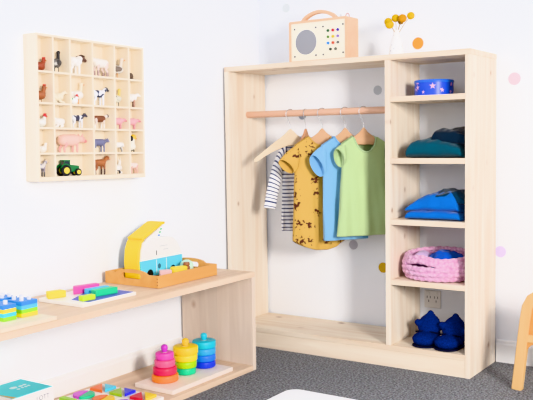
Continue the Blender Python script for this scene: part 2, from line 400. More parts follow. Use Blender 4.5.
def garment(kind, label, cat, x, ang, m, band, neck_z, nw, sw, wa, za, wh, zh, thick, sleeves, seed, dx=0.0, dy=0.0, front_dip=0.04, back_dip=0.012, slope=0.62, hem_curve=0.0, folds=0.006, tagm=None, flap=0.0, tilt=0.020):
    """all z relative to the rail centre; local -y is the front of the garment"""
    a = math.radians(ang)
    loc = (x + dx*math.cos(a) - dy*math.sin(a), RY + dx*math.sin(a) + dy*math.cos(a), RZ)
    root = empty(kind, loc, a, label=label, cat=cat, group='baby clothes on hangers')
    N = 96; rings = []; run = []
    def sh(xx): return neck_z - slope*max(0, abs(xx)-nw)
    rows = 26; arm = 17
    for j in range(rows+1):
        ring = []; rr = []
        for i in range(N):
            th = 2*PI*i/N; c, sn = math.cos(th), math.sin(th)
            if j <= arm:
                t = j/arm; wv = wh + (wa-wh)*(t**0.8); z0 = zh + (za-zh)*t
                px = wv*math.copysign(abs(c)**0.85, c); u = px/wv
                dth = thick*(0.9+0.25*math.sin(PI*t))
                py = dth*math.copysign(abs(sn)**0.7, sn)
                z = z0 - hem_curve*(1-t)**2*(1-u*u) - (flap*(1-t)**2 if sn > 0 else 0)
                f = (1-t)**0.6
                py += folds*f*math.sin(u*7.5 + seed) + 0.6*folds*math.sin(u*15 + seed*2 + z*14)*f
                py += 0.010*noise.noise(Vector((px*11+seed, z*8, 3.1*seed + (2 if sn > 0 else 0))))
            else:
                t = (j-arm)/(rows-arm)
                px0 = wa*math.copysign(abs(c)**0.85, c)
                px1 = sw*math.copysign(abs(c)**0.85, c)
                inn = abs(px1) < nw
                if inn:
                    q = math.sqrt(max(0, 1-(px1/nw)**2)); z1 = neck_z - (front_dip if sn < 0 else back_dip)*q**1.2
                    y1 = 0.0105 + 0.016*q
                else:
                    z1 = sh(px1); y1 = 0.0105
                e = t**0.9
                px = px0 + (px1-px0)*t; z = za + (z1-za)*t
                y0 = thick*0.93*abs(sn)**0.7
                py = math.copysign(y0 + (y1-y0)*t**1.6, sn)
                py += 0.006*noise.noise(Vector((px*14+seed, z*10, 3.1*seed + (2 if sn > 0 else 0))))*(1-t)
            ring.append(Vector((px, py, z))); rr.append(z)
        rings.append(ring); run.append(rr)
    me = cloth_mesh(rings, 'body', run=run)
    obj('body', me, m, root, smooth=3, solid=0.0018, subsurf=1)
    # neck binding follows the neck opening
    top = rings[-1]; loop = [p for p in top if abs(p.x) <= nw*1.02]
    loop.sort(key=lambda p: math.atan2(p.y, p.x))
    MB().tube(loop, 0.0036, 8, loop=True).build('neckband', band, root, smooth=3)
    for s in (-1, 1):
        rs = []; ru = []
        L = 0.0; prev = None
        for (tx, tz), (bx_, bz), th in sleeves[0 if s < 0 else -1]:
            P, Q = Vector((s*tx, 0, tz)), Vector((s*bx_, 0, bz)); mid = (P+Q)/2; ax = (P-Q)/2
            if prev is not None: L += (mid-prev).length
            prev = mid
            rg = []
            for i in range(28):
                t = 2*PI*i/28; rg.append(mid + ax*math.cos(t) + Vector((0, th*math.sin(t), 0)))
            w_ = len(rs)/(len(sleeves[0])-1)
            for p in rg: p.x += s*tilt*w_*p.y/th
            for p in rg: p.y += 0.005*noise.noise(Vector((p.x*22+seed*3, p.z*22, s)))
            rs.append(rg); ru.append([L]*28)
        me = cloth_mesh(rs, 'sleeve', run=ru)
        obj('sleeve', me, m, root, smooth=3, solid=0.0022, subsurf=1)
    if tagm is not None:
        MB().box(-0.012, 0.012, 0.0125, 0.0145, neck_z-0.03, neck_z-0.010).build('neck_label', tagm, root, smooth=0)
    return root

def cap_sleeve(sw, neck_z, nw, slope, wa, za, out=0.05):
    zs = neck_z - slope*(sw-nw)
    return [((sw-0.012, zs+0.004), (wa-0.012, za+0.002), 0.020),
            ((sw+0.35*out, zs-0.26*out), (wa+0.02*out, za-0.004), 0.027),
            ((sw+0.72*out, zs-0.60*out), (wa+0.14*out, za-0.007), 0.021),
            ((sw+out, zs-0.95*out), (wa+0.25*out, za-0.008), 0.015)]

SL = 0.62
AN = 54
# hangers, left to right
hanger(0.246, 58, 'hanger_pale', (238, 222, 196), (224, 204, 174), 0.172, 0.115, 'pale wooden hanger with bare arm sticking out left of the striped top')
hanger(0.322, 98, 'hanger_brown', (206, 156, 122), (186, 134, 100), 0.085, 0.066, 'brown wooden hanger second from left, behind the mustard romper')
hanger(0.403, AN, 'hanger_tan', (218, 176, 140), (200, 154, 118), 0.108, 0.070, 'tan wooden hanger carrying the mustard printed romper')
hanger(0.512, AN, 'hanger_honey', (218, 176, 140), (200, 154, 118), 0.106, 0.070, 'tan wooden hanger carrying the light blue top')
hanger(0.597, AN, 'hanger_rosy', (218, 176, 140), (200, 154, 118), 0.098, 0.066, 'tan wooden hanger nearest the divider carrying the green dress')
ST = stripe_mat()
longs = [[((0.060, -0.128), (0.078, -0.205), 0.022), ((0.092, -0.150), (0.084, -0.220), 0.026), ((0.122, -0.21), (0.082, -0.26), 0.026), ((0.148, -0.30), (0.098, -0.318), 0.024), ((0.162, -0.375), (0.114, -0.388), 0.021), ((0.168, -0.404), (0.119, -0.414), 0.021)]]
garment('long_sleeve_shirt', 'white long-sleeved baby top with navy stripes at left end of the rail', 'baby top', 0.246, 58, ST, mat('navy_binding', (206, 208, 220), 0.85), -0.092, 0.036, 0.075, 0.080, -0.21, 0.085, -0.508, 0.020, longs, 1.3, dx=0.052, dy=0.027, tilt=0.004)
MU = print_mat()
garment('short_sleeve_romper', 'mustard short-sleeved baby romper with brown animal print', 'baby romper', 0.403, AN, MU, fabric('mustard_binding', (202, 160, 86)), -0.098, 0.050, 0.108, 0.112, -0.245, 0.122, -0.536, 0.030, [cap_sleeve(0.108, -0.098, 0.050, SL, 0.112, -0.245, 0.066)], 2.1, dx=-0.014, hem_curve=0.042, folds=0.006)
garment('short_sleeve_shirt', 'light blue short-sleeved baby top between the mustard romper and green dress', 'baby top', 0.512, AN, fabric('sky_blue_jersey', (134, 188, 228)), fabric('sky_blue_binding', (122, 178, 222)), -0.104, 0.052, 0.106, 0.102, -0.258, 0.100, -0.530, 0.019, [cap_sleeve(0.106, -0.104, 0.052, SL, 0.102, -0.258, 0.042)], 3.7, tagm=mat('white_label', (240, 238, 240), 0.8), folds=0.003)
garment('short_sleeve_dress', 'plain sage green A-line baby dress nearest the wardrobe divider', 'baby dress', 0.597, AN, fabric('sage_jersey', (172, 194, 144)), fabric('sage_binding', (166, 190, 146)), -0.101, 0.050, 0.098, 0.098, -0.220, 0.124, -0.508, 0.024, [cap_sleeve(0.098, -0.101, 0.050, SL, 0.098, -0.220, 0.024)], 5.2, front_dip=0.066, folds=0.004, tilt=0.014)

# ------------------------------------------------------------------ blob figures (one continuous skin each)
def capsule(bm, p0, p1, r0, r1):
    p0, p1 = Vector(p0), Vector(p1)
    for p, r in ((p0, r0), (p1, r1)):
        bmesh.ops.create_icosphere(bm, subdivisions=2, radius=r, matrix=Matrix.Translation(p))
    d = p1-p0; L = d.length
    if L > 1e-6:
        M = Matrix.Translation((p0+p1)/2) @ d.to_track_quat('Z', 'Y').to_matrix().to_4x4()
        bmesh.ops.create_cone(bm, cap_ends=True, segments=14, radius1=r0, radius2=r1, depth=L, matrix=M)

def seg_dist(p, q):
    if q[0] == 'e':
        d = p - Vector(q[1]); r = q[2]
        k = math.sqrt((d.x/r[0])**2 + (d.y/r[1])**2 + (d.z/r[2])**2)
        return (k-1)*min(r)
    a, b_ = Vector(q[1]), Vector(q[2]); ab = b_-a
    t = max(0, min(1, (p-a).dot(ab)/max(ab.dot(ab), 1e-12)))
    return (p-(a+ab*t)).length - (q[3]+(q[4]-q[3])*t)

def blob_mesh(name, prims, voxel, paint=None, smooth_it=2):
    bm = bmesh.new()
    for q in prims:
        if q[0] == 'e':
            bmesh.ops.create_icosphere(bm, subdivisions=3, radius=1.0, matrix=Matrix.Translation(Vector(q[1])) @ Matrix.Diagonal((*q[2], 1)))
        else: capsule(bm, *q[1:5])
    me = bpy.data.meshes.new('tmp'); bm.to_mesh(me); bm.free()
    t = bpy.data.objects.new('tmp', me); C.objects.link(t)
    md = t.modifiers.new('R', 'REMESH'); md.mode = 'VOXEL'; md.voxel_size = voxel
    if smooth_it:
        ms = t.modifiers.new('S', 'SMOOTH'); ms.iterations = smooth_it; ms.factor = 0.5
    dg = bpy.context.evaluated_depsgraph_get(); dg.update()
    out = bpy.data.meshes.new_from_object(t.evaluated_get(dg)); out.name = name
    bpy.data.objects.remove(t); bpy.data.meshes.remove(me)
    ca = out.color_attributes.new('Col', 'FLOAT_COLOR', 'POINT')
    for i, vv in enumerate(out.vertices):
        best = min(prims, key=lambda q: seg_dist(vv.co, q))
        c = best[-1]
        if paint: c = paint(vv.co, c, best) or c
        ca.data[i].color = lin(c)
    return out

def spots(c2, sc=60.0, th=0.12, only=None, seed=0.0):
    def f(p, c, q):
        if only is not None and c != only: return c
        return c2 if noise.noise(Vector((p.x*sc*0.6+seed, p.y*sc+seed, p.z*sc))) > th else c
    return f

def quad(L, Hh, body, legc, head, headc2=None, fat=1.0, neck=0.5, tail='down', tailc=None, ear='up', earc=None, muz=None, wool=False, lie=False, headr=None, hoof=None):
    """quadruped facing +y, standing on z=0; L nose-to-rump length, Hh height to the head top"""
    P = []
    hb = Hh*(0.60 if not lie else 0.42); br = Hh*0.185*fat; yb = L*0.30
    P.append(('c', (0, -yb*0.85, hb), (0, yb*0.6, hb+0.01*Hh), br, br*1.06, body))
    P.append(('e', (0, yb*0.1, hb-br*0.12), (br*0.98, yb*1.05, br*0.98), body))
    lr = Hh*0.055
    if not lie:
        for sx in (-1, 1):
            P.append(('c', (sx*br*0.55, yb*0.62, hb-br*0.4), (sx*br*0.6, yb*0.68, Hh*0.27), lr*1.5, lr, legc)); P.append(('c', (sx*br*0.6, yb*0.68, Hh*0.27), (sx*br*0.6, yb*0.66, lr*0.9), lr, lr*1.05, hoof or legc))
            P.append(('c', (sx*br*0.55, -yb*0.85, hb-br*0.2), (sx*br*0.6, -yb*0.68, Hh*0.34), lr*2.0, lr*1.15, legc)); P.append(('c', (sx*br*0.6, -yb*0.68, Hh*0.34), (sx*br*0.6, -yb*0.98, Hh*0.22), lr*1.15, lr, legc)); P.append(('c', (sx*br*0.6, -yb*0.98, Hh*0.22), (sx*br*0.6, -yb*0.95, lr*0.9), lr, lr*1.05, hoof or legc))
    else:
        for sx in (-1, 1):
            P.append(('c', (sx*br*0.8, yb*0.5, br*0.6), (sx*br*0.8, yb*1.25, lr*1.1), lr*1.4, lr, legc)); P.append(('c', (sx*br*0.85, -yb*0.6, br*0.6), (sx*br*0.95, -yb*0.1, lr*1.2), lr*2.0, lr, legc))
    hr = headr or Hh*0.115
    hy = yb + L*(0.14 if neck > 0.3 else 0.16); hz = hb + (Hh*0.92-hb)*neck
    P.append(('c', (0, yb*0.72, hb+br*0.3), (0, hy-hr*0.2, hz), br*0.68, hr*0.85, body if headc2 is None else headc2))
    P.append(('e', (0, hy, hz), (hr*0.9, hr*1.1, hr), head))
    P.append(('c', (0, hy+hr*0.5, hz-hr*0.2), (0, hy+hr*1.5, hz-hr*0.55), hr*0.62, hr*0.45, muz or head))
    for sx in (-1, 1):
        if ear == 'up': P.append(('c', (sx*hr*0.55, hy-hr*0.3, hz+hr*0.7), (sx*hr*0.85, hy-hr*0.4, hz+hr*1.45), hr*0.32, hr*0.16, earc or head))
        elif ear == 'long': P.append(('c', (sx*hr*0.4, hy-hr*0.3, hz+hr*0.7), (sx*hr*0.6, hy-hr*0.9, hz+hr*2.6), hr*0.36, hr*0.22, earc or head))
        elif ear == 'flop': P.append(('c', (sx*hr*0.8, hy-hr*0.2, hz+hr*0.5), (sx*hr*1.25, hy-hr*0.1, hz-hr*0.6), hr*0.34, hr*0.25, earc or head))
        elif ear == 'side': P.append(('c', (sx*hr*0.7, hy-hr*0.3, hz+hr*0.45), (sx*hr*1.7, hy-hr*0.4, hz+hr*0.4), hr*0.3, hr*0.18, earc or head))
    tc_ = tailc or body
    yr = -yb*0.85-br*0.8
    if tail == 'down': P.append(('c', (0, yr, hb+br*0.4), (0, yr-L*0.04, hb-br*0.9), lr*0.8, lr*0.6, tc_))
    elif tail == 'up':
        P.append(('c', (0, yr, hb+br*0.4), (0, yr-L*0.05, hb+br*1.6), lr*0.9, lr*0.8, tc_)); P.append(('c', (0, yr-L*0.05, hb+br*1.6), (0, yr+L*0.02, hb+br*2.2), lr*0.8, lr*0.6, tc_))
    elif tail == 'curl': P.append(('c', (0, yr, hb+br*0.4), (0, yr-L*0.03, hb+br*0.7), lr*0.6, lr*0.5, tc_))
    if wool:
        for k in range(14):
            a = k*2.4; P.append(('e', (br*0.75*math.cos(a), -yb*0.85+1.6*yb*k/13, hb+br*0.6*math.sin(a)), (br*0.5,)*3, body))
    return P

def bird(Hh, body, head, beak, legc, neckl=0.5, tail=None, comb=None, sit=False, wing=None, long_neck=False):
    P = []; bl_ = Hh*(0.34 if long_neck else 0.36); br = Hh*(0.19 if long_neck else 0.25); hb = (Hh*0.40 if not sit else br*0.95)
    P.append(('e', (0, 0, hb), (br*0.9, bl_, br), body))
    P.append(('c', (0, -bl_*0.5, hb+br*0.2), (0, -bl_*1.15, hb+br*(0.9 if tail else 0.5)), br*0.65, br*0.22, tail or body))
    hz = Hh*0.86 if not sit else hb + br*1.5
    hy = bl_*(0.85 if not long_neck else 0.75); hr = Hh*(0.085 if long_neck else 0.11)
    P.append(('c', (0, bl_*0.55, hb+br*0.3), (0, hy, hz), br*(0.42 if long_neck else 0.62), hr*0.8, head if long_neck else body))
    P.append(('e', (0, hy, hz), (hr, hr*1.1, hr), head))
    P.append(('c', (0, hy+hr*0.7, hz-hr*0.1), (0, hy+hr*2.0, hz-hr*0.3), hr*0.45, hr*0.2, beak))
    if comb:
        for t in (-0.5, 0.2, 0.8): P.append(('e', (0, hy+hr*t, hz+hr*1.05), (hr*0.3, hr*0.42, hr*0.5), comb))
        P.append(('e', (0, hy+hr*0.8, hz-hr*1.0), (hr*0.3, hr*0.35, hr*0.6), comb))
    for sx in (-1, 1):
        P.append(('e', (sx*br*0.75, -bl_*0.1, hb+br*0.1), (br*0.28, bl_*0.75, br*0.62), wing or body))
        if not sit:
            P.append(('c', (sx*br*0.4, 0, hb-br*0.6), (sx*br*0.42, 0, Hh*0.03), Hh*0.03, Hh*0.024, legc))
            P.append(('c', (sx*br*0.42, -Hh*0.02, Hh*0.022), (sx*br*0.5, Hh*0.11, Hh*0.018), Hh*0.022, Hh*0.018, legc))
    return P

# ------------------------------------------------------------------ display case of toy animals on the left wall
CY0, CZ0, CW, CH, CDP = -1.3545, 0.7625, 0.506, 0.478, 0.0623
TILT = -0.016
cs = wood('case_pine', (251, 240, 222), (243, 229, 207), 'z', 'x', knots=False)
case = bpy.data.objects.new('display_case', None); C.objects.link(case); case.location = (WX+0.0004, CY0, CZ0); case.rotation_euler = (TILT, 0, 0)
tag(case, 'square pale wooden compartment case of toy animals hung on the left wall', 'display case')
def cbx(name, x0, x1, y0, y1, z0, z1, bev=0.0012): return MB().box(x0, x1, y0, y1, z0, z1).build(name, cs, case, smooth=0, bevel=bev)
ft, fb = 0.007, 0.014
k = MB(); k.box(0.004, CDP, 0, ft, 0, CH); k.box(0.004, CDP, CW-ft, CW, 0, CH); k.box(0.004, CDP, ft, CW-ft, 0, fb); k.box(0.004, CDP, ft, CW-ft, CH-ft, CH)
k.build('frame', cs, case, smooth=0, bevel=0.0012)
cbx('back_panel', 0, 0.004, 0.001, CW-0.001, 0.001, CH-0.001, 0)
rowz = [fb, 0.856-CZ0, 0.939-CZ0, 1.020-CZ0, 1.122-CZ0]       # compartment floors, bottom row first
tt = 0.006
for z in rowz[1:]: cbx('shelf', 0.004, CDP-0.001, ft, CW-ft, z-tt, z)
coly = [0.0, 0.0725, 0.1465, 0.2495, 0.3565, 0.429, CW]
for i in (1, 3, 4, 5): cbx('divider', 0.004, CDP-0.0015, coly[i]-tt/2, coly[i]+tt/2, fb, CH-ft)
cbx('divider', 0.004, CDP-0.0015, coly[2]-tt/2, coly[2]+tt/2, rowz[2], CH-ft)

CM = Matrix.Translation(case.location) @ Matrix.Rotation(TILT, 4, 'X')
FIG = attr_mat()
def figure(kind, row, c0, c1, prims, label, cat, paint=None, rz=0.0, dx=0.0, dy=0.0, scale=1.0, voxel=0.0016):
    """row 1 = top; stands in the compartment between columns c0 and c1"""
    yl, yr = max(ft, coly[c0]+tt/2), min(CW-ft, coly[c1+1]-tt/2)
    p = CM @ Vector((0.033+dx, (yl+yr)/2+dy, rowz[5-row]+0.0004))
    me = blob_mesh(kind, prims, voxel, paint)
    rot_ = Matrix.Rotation(rz, 3, 'Z'); cc = [rot_ @ v_.co for v_ in me.vertices]; zmin = min(q.z for q in cc)
    ya, yb_ = min(q.y for q in cc), max(q.y for q in cc); xa, xb = min(q.x for q in cc), max(q.x for q in cc)
    scale = min(scale, (yr-yl-0.003)/(yb_-ya), 0.054/(xb-xa))
    for v_ in me.vertices: v_.co.z -= zmin
    hy_, hx_ = (ya+yb_)/2*scale, (xa+xb)/2*scale
    slack = max(0.0, (yr-yl-0.002) - (yb_-ya)*scale)/2; dy = max(-slack, min(slack, dy + hy_)) - hy_
    sx_ = max(0.0, 0.0555-(xb-xa)*scale)/2; dx = max(-sx_, min(sx_, dx + hx_)) - hx_
    p = CM @ Vector((0.0335+dx, (yl+yr)/2+dy, rowz[5-row]+0.0004))
    o = obj(kind, me, FIG, None, smooth=3, loc=p, rot=(TILT, 0, rz))
    o.matrix_world = Matrix.Translation(p) @ Matrix.Rotation(TILT, 4, 'X') @ Matrix.Rotation(rz, 4, 'Z') @ Matrix.Scale(scale, 4)
    tag(o, label, cat, 'toy farm animals in the wall case')
    return o
Wt = (244, 240, 236); Cr = (236, 226, 206); Br = (150, 88, 56); Dk = (60, 50, 48); Gy = (128, 122, 120); Pk = (238, 186, 180)
# row 1
figure('toy_hen', 1, 0, 0, bird(0.090, (150, 72, 48), (160, 60, 44), (190, 140, 60), (150, 110, 60), tail=(120, 56, 38), comb=(190, 40, 36), sit=True), 'reddish-brown toy hen in the top left compartment', 'toy animal', dy=0.001)
figure('toy_duck', 1, 1, 1, bird(0.080, (110, 104, 100), (50, 46, 48), (60, 56, 56), (90, 80, 70), long_neck=True, wing=(70, 66, 66)), 'dark grey toy duck with raised neck in the top row', 'toy animal', rz=0.5, paint=spots((190, 186, 180), 90, 0.15, only=(110, 104, 100)))
figure('toy_sheep', 1, 2, 2, quad(0.094, 0.090, Wt, Wt, (92, 62, 52), None, fat=1.15, neck=0.6, ear='side', earc=(80, 54, 46), wool=True, headr=0.016), 'white toy sheep with large brown head in the top row', 'toy animal', paint=spots((140, 110, 96), 120, 0.25, only=(92, 62, 52)))
figure('toy_goat', 1, 3, 3, quad(0.092, 0.080, (242, 236, 230), (226, 208, 200), (244, 236, 230), fat=1.05, neck=0.45, ear='side', tail='down', hoof=(168, 142, 136)), 'pale white toy goat with pinkish grey lower legs, top row', 'toy animal', rz=PI)
figure('toy_goose', 1, 4, 4, bird(0.090, (206, 200, 192), (226, 214, 200), (220, 150, 80), (200, 150, 100), long_neck=True, wing=(120, 104, 92)), 'upright grey and white toy goose with striped wing, top row', 'toy animal', rz=-0.4)
figure('toy_mouse', 1, 5, 5, [('e', (0, -0.004, 0.0125), (0.010, 0.014, 0.012), (96, 76, 62)), ('c', (0, 0.006, 0.011), (0, 0.017, 0.009), 0.008, 0.004, (70, 56, 50)), ('e', (0.006, 0.006, 0.020), (0.003, 0.002, 0.004), (70, 56, 50)), ('e', (-0.006, 0.006, 0.020), (0.003, 0.002, 0.004), (70, 56, 50)), ('c', (0, -0.016, 0.004), (0, -0.036, 0.0025), 0.0026, 0.0018, (120, 100, 90))], 'tiny dark brown toy mouse in the top right compartment', 'toy animal', rz=PI, scale=1.3, dy=-0.006)
# row 2
figure('toy_hen', 2, 0, 0, bird(0.084, (158, 96, 62), (150, 84, 56), (200, 150, 70), (140, 90, 50), comb=(196, 50, 48), tail=(120, 70, 46)), 'upright brown toy hen with red comb in the left column', 'toy animal')
figure('toy_lamb', 2, 1, 1, quad(0.070, 0.058, Cr, Cr, Cr, fat=1.3, neck=0.6, lie=True, ear='side', wool=True), 'small cream toy lamb lying down, second row', 'toy animal', rz=-0.4)
figure('toy_goose', 2, 2, 2, bird(0.084, Wt, Cr, (200, 120, 60), (210, 150, 90), long_neck=True), 'white toy goose with tall neck, standing behind a small hen', 'toy animal', dy=0.014, dx=-0.012)
figure('toy_hen', 2, 2, 2, bird(0.044, (244, 244, 246), (210, 60, 60), (220, 160, 70), (90, 130, 90), sit=True, comb=(200, 50, 50), tail=(90, 150, 110)), 'small white toy hen with green tail and red head, second row', 'toy animal', dy=-0.024, dx=0.012)
figure('toy_dog', 2, 3, 3, quad(0.088, 0.070, (236, 236, 240), (228, 228, 232), (52, 52, 62), fat=0.95, neck=0.75, ear='flop', tail='down', tailc=(52, 52, 62)), 'black and white spotted toy dog with dark head, second row', 'toy animal', paint=spots((62, 66, 92), 75, 0.06, only=(236, 236, 240), seed=3.0))
figure('toy_duck', 2, 4, 4, bird(0.072, (232, 226, 210), (228, 206, 120), (60, 54, 50), (90, 80, 70), long_neck=True, tail=(96, 90, 84), wing=(200, 196, 184)), 'white toy duck with yellowish head and grey tail, second row', 'toy animal', rz=0.3)
figure('toy_lamb', 2, 5, 5, quad(0.070, 0.066, Wt, (176, 136, 118), Wt, fat=1.25, neck=0.55, ear='side', wool=True), 'white toy lamb with brown legs at right end of the second row', 'toy animal', rz=-0.5)
# row 3
figure('toy_hen', 3, 0, 0, bird(0.062, (214, 214, 208), (190, 56, 62), (210, 160, 80), Gy, sit=True, comb=(190, 40, 48), tail=(120, 124, 116), wing=(226, 224, 220)), 'white and grey sitting toy hen with red head, third row', 'toy animal', dy=0.003)
figure('toy_rabbit', 3, 1, 1, quad(0.056, 0.050, Wt, Wt, Wt, fat=1.3, neck=0.65, ear='long', earc=(64, 58, 66), lie=True, tail='curl'), 'white toy rabbit with dark ears in the third row', 'toy animal', rz=PI)
figure('toy_cat', 3, 2, 2, quad(0.080, 0.058, (226, 226, 230), (224, 224, 228), (64, 62, 80), fat=0.9, neck=0.55, ear='up', tail='up', tailc=(60, 58, 78)), 'dark and white patched toy cat with raised tail, third row', 'toy animal', paint=spots((62, 60, 80), 70, -0.05, only=(226, 226, 230), seed=1.0))
figure('toy_dog', 3, 3, 3, quad(0.090, 0.058, (128, 78, 54), (222, 208, 198), (76, 52, 44), fat=1.05, neck=0.6, ear='flop', earc=(56, 38, 34), tail='down', muz=(236, 228, 222), hoof=Wt, headc2=(232, 222, 214)), 'brown toy dog with white chest and muzzle, third row', 'toy animal')
for c, lab in ((4, 'left one of two pink toy piglets side by side'), (5, 'right one of two pink toy piglets side by side')):
    figure('toy_piglet', 3, c, c, quad(0.064, 0.048, (242, 186, 192), (236, 170, 178), (236, 164, 174), fat=1.35, neck=0.25, ear='up', tail='curl', muz=(186, 84, 100)), lab, 'toy animal', rz=-0.45)
# row 4
figure('toy_duckling', 4, 0, 0, bird(0.046, Wt, Wt, (210, 180, 140), Gy, sit=True, wing=(236, 232, 226)), 'tiny white sitting toy duck at left of the fourth row', 'toy animal', dy=0.004)
figure('toy_pig', 4, 1, 2, quad(0.118, 0.070, (244, 208, 196), (238, 186, 178), (240, 190, 180), fat=1.45, neck=0.12, ear='up', tail='curl', muz=(224, 146, 144), headr=0.0125), 'large pink toy pig in the wide fourth row compartment', 'toy animal')
figure('toy_wolf', 4, 3, 3, quad(0.100, 0.058, (112, 112, 142), (120, 120, 146), (124, 124, 150), fat=1.1, neck=0.35, ear='up', tail='down', muz=(200, 196, 200)), 'grey-blue toy wolf walking right, fourth row', 'toy animal')
figure('toy_lamb', 4, 4, 4, quad(0.054, 0.044, Wt, (190, 186, 182), (84, 78, 76), fat=1.2, neck=0.6, ear='side'), 'tiny white toy lamb with dark face, fourth row', 'toy animal', rz=PI*0.85)
figure('toy_duckling', 4, 5, 5, [('e', (0, 0, 0.020), (0.013, 0.017, 0.015), (236, 232, 222)), ('c', (0, 0.0, 0.026), (0, 0.004, 0.044), 0.011, 0.009, (236, 232, 222)), ('e', (0.003, -0.006, 0.050), (0.010, 0.008, 0.010), (44, 38, 38)), ('e', (-0.001, 0.010, 0.054), (0.011, 0.012, 0.011), (244, 206, 70)), ('c', (0, 0.018, 0.050), (0, 0.026, 0.048), 0.004, 0.002, (230, 140, 40)), ('c', (0.006, 0, 0.01), (0.007, 0.004, 0.003), 0.004, 0.004, (120, 112, 96)), ('c', (-0.006, 0, 0.01), (-0.007, 0.004, 0.003), 0.004, 0.004, (120, 112, 96)), ('c', (0, -0.012, 0.022), (0, -0.024, 0.027), 0.008, 0.003, (150, 146, 130))], 'white toy duckling with yellow and black head, right column', 'toy animal')
# row 5
figure('toy_goat', 5, 0, 0, quad(0.058, 0.060, (150, 144, 156), (140, 132, 140), (196, 180, 160), fat=0.85, neck=0.95, ear='up', tail='curl', hoof=(90, 84, 84)), 'grey toy goat kid with beige head in the bottom left compartment', 'toy animal', paint=spots((196, 190, 186), 80, 0.1, only=(150, 144, 156)))
figure('toy_calf', 5, 3, 3, quad(0.090, 0.070, (164, 104, 66), (150, 92, 60), (158, 98, 62), fat=0.92, neck=0.75, ear='side', hoof=(84, 60, 50), muz=(206, 176, 150)), 'brown toy calf standing in the bottom row', 'toy animal')
figure('toy_rabbit', 5, 4, 4, quad(0.050, 0.054, Wt, Wt, Wt, fat=1.15, neck=0.8, ear='long', lie=True, tail='curl'), 'white toy rabbit with black patch in the bottom row', 'toy animal', rz=0.5, paint=spots((60, 54, 58), 55, 0.28, seed=2.0))
figure('toy_lamb', 5, 5, 5, quad(0.062, 0.052, (244, 230, 224), (230, 190, 180), (244, 232, 226), fat=1.0, neck=0.95, ear='side'), 'white and pinkish toy lamb in the bottom right compartment', 'toy animal', rz=PI)
# tractor
tp = CM @ Vector((0.034, (coly[1]+coly[3])/2-0.012, rowz[0]+0.0006))
tr = empty('toy_tractor', tp, math.radians(-12), label='green toy tractor with yellow wheel hubs in the bottom row', cat='toy tractor'); tr.matrix_world = Matrix.Translation(tp) @ Matrix.Rotation(TILT, 4, 'X') @ Matrix.Rotation(math.radians(-12), 4, 'Z') @ Matrix.Scale(0.86, 4)
gm = mat('tractor_green', (32, 112, 58), 0.4); ty = mat('tyre_black', (34, 34, 38), 0.7); hy_ = mat('hub_yellow', (236, 214, 70), 0.4); gl = mat('cab_glass', (40, 52, 58), 0.15)
MB().prism([(0.0, 0.016), (0.046, 0.016), (0.049, 0.022), (0.047, 0.040), (0.008, 0.044), (0.0, 0.044)], 'x', -0.010, 0.010).build('bonnet', gm, tr, bevel=0.002)
MB().box(-0.013, 0.013, -0.028, 0.004, 0.016, 0.034).build('chassis', gm, tr, bevel=0.002)
MB().prism([(-0.026, 0.034), (0.006, 0.034), (0.001, 0.058), (-0.022, 0.058)], 'x', -0.0135, 0.0135).build('cab_glazing', gl, tr, smooth=0)
MB().box(-0.0155, 0.0155, -0.027, 0.005, 0.058, 0.063).build('cab_roof', gm, tr, bevel=0.0015)
k = MB()
for y in (-0.0255, 0.003):
    for x in (-0.0135, 0.0135): k.tube([(x, y, 0.034), (x, y*0.85, 0.059)], 0.0016, 6)
k.build('cab_posts', gm, tr)
for sx in (-1, 1):
    MB().tube([(sx*0.0165, -0.040+0.022*math.cos(a)+0.022, 0.022+0.024*math.sin(a)) for a in [PI*0.1+PI*0.75*i/8 for i in range(9)]], 0.003, 6).build('mudguard', gm, tr)
def wheel(x, y, r, wd):
    Mx = Matrix.Translation((x, y, r)) @ Matrix.Rotation(PI/2, 4, 'Y')
    wv = MB().lathe([(r*0.55, -wd), (r*0.92, -wd), (r, -wd*0.7), (r, wd*0.7), (r*0.92, wd), (r*0.55, wd)], n=26, M=Mx).build('wheel', ty, tr)
    MB().lathe([(r*0.56, -wd*0.9), (r*0.56, wd*1.05), (r*0.3, wd*1.15), (r*0.12, wd*1.3)], n=20, M=Mx).build('wheel_hub', hy_, wv)
for sx in (-1, 1):
    wheel(sx*0.0195, -0.018, 0.0215, 0.0055); wheel(sx*0.0155, 0.039, 0.0145, 0.0045)

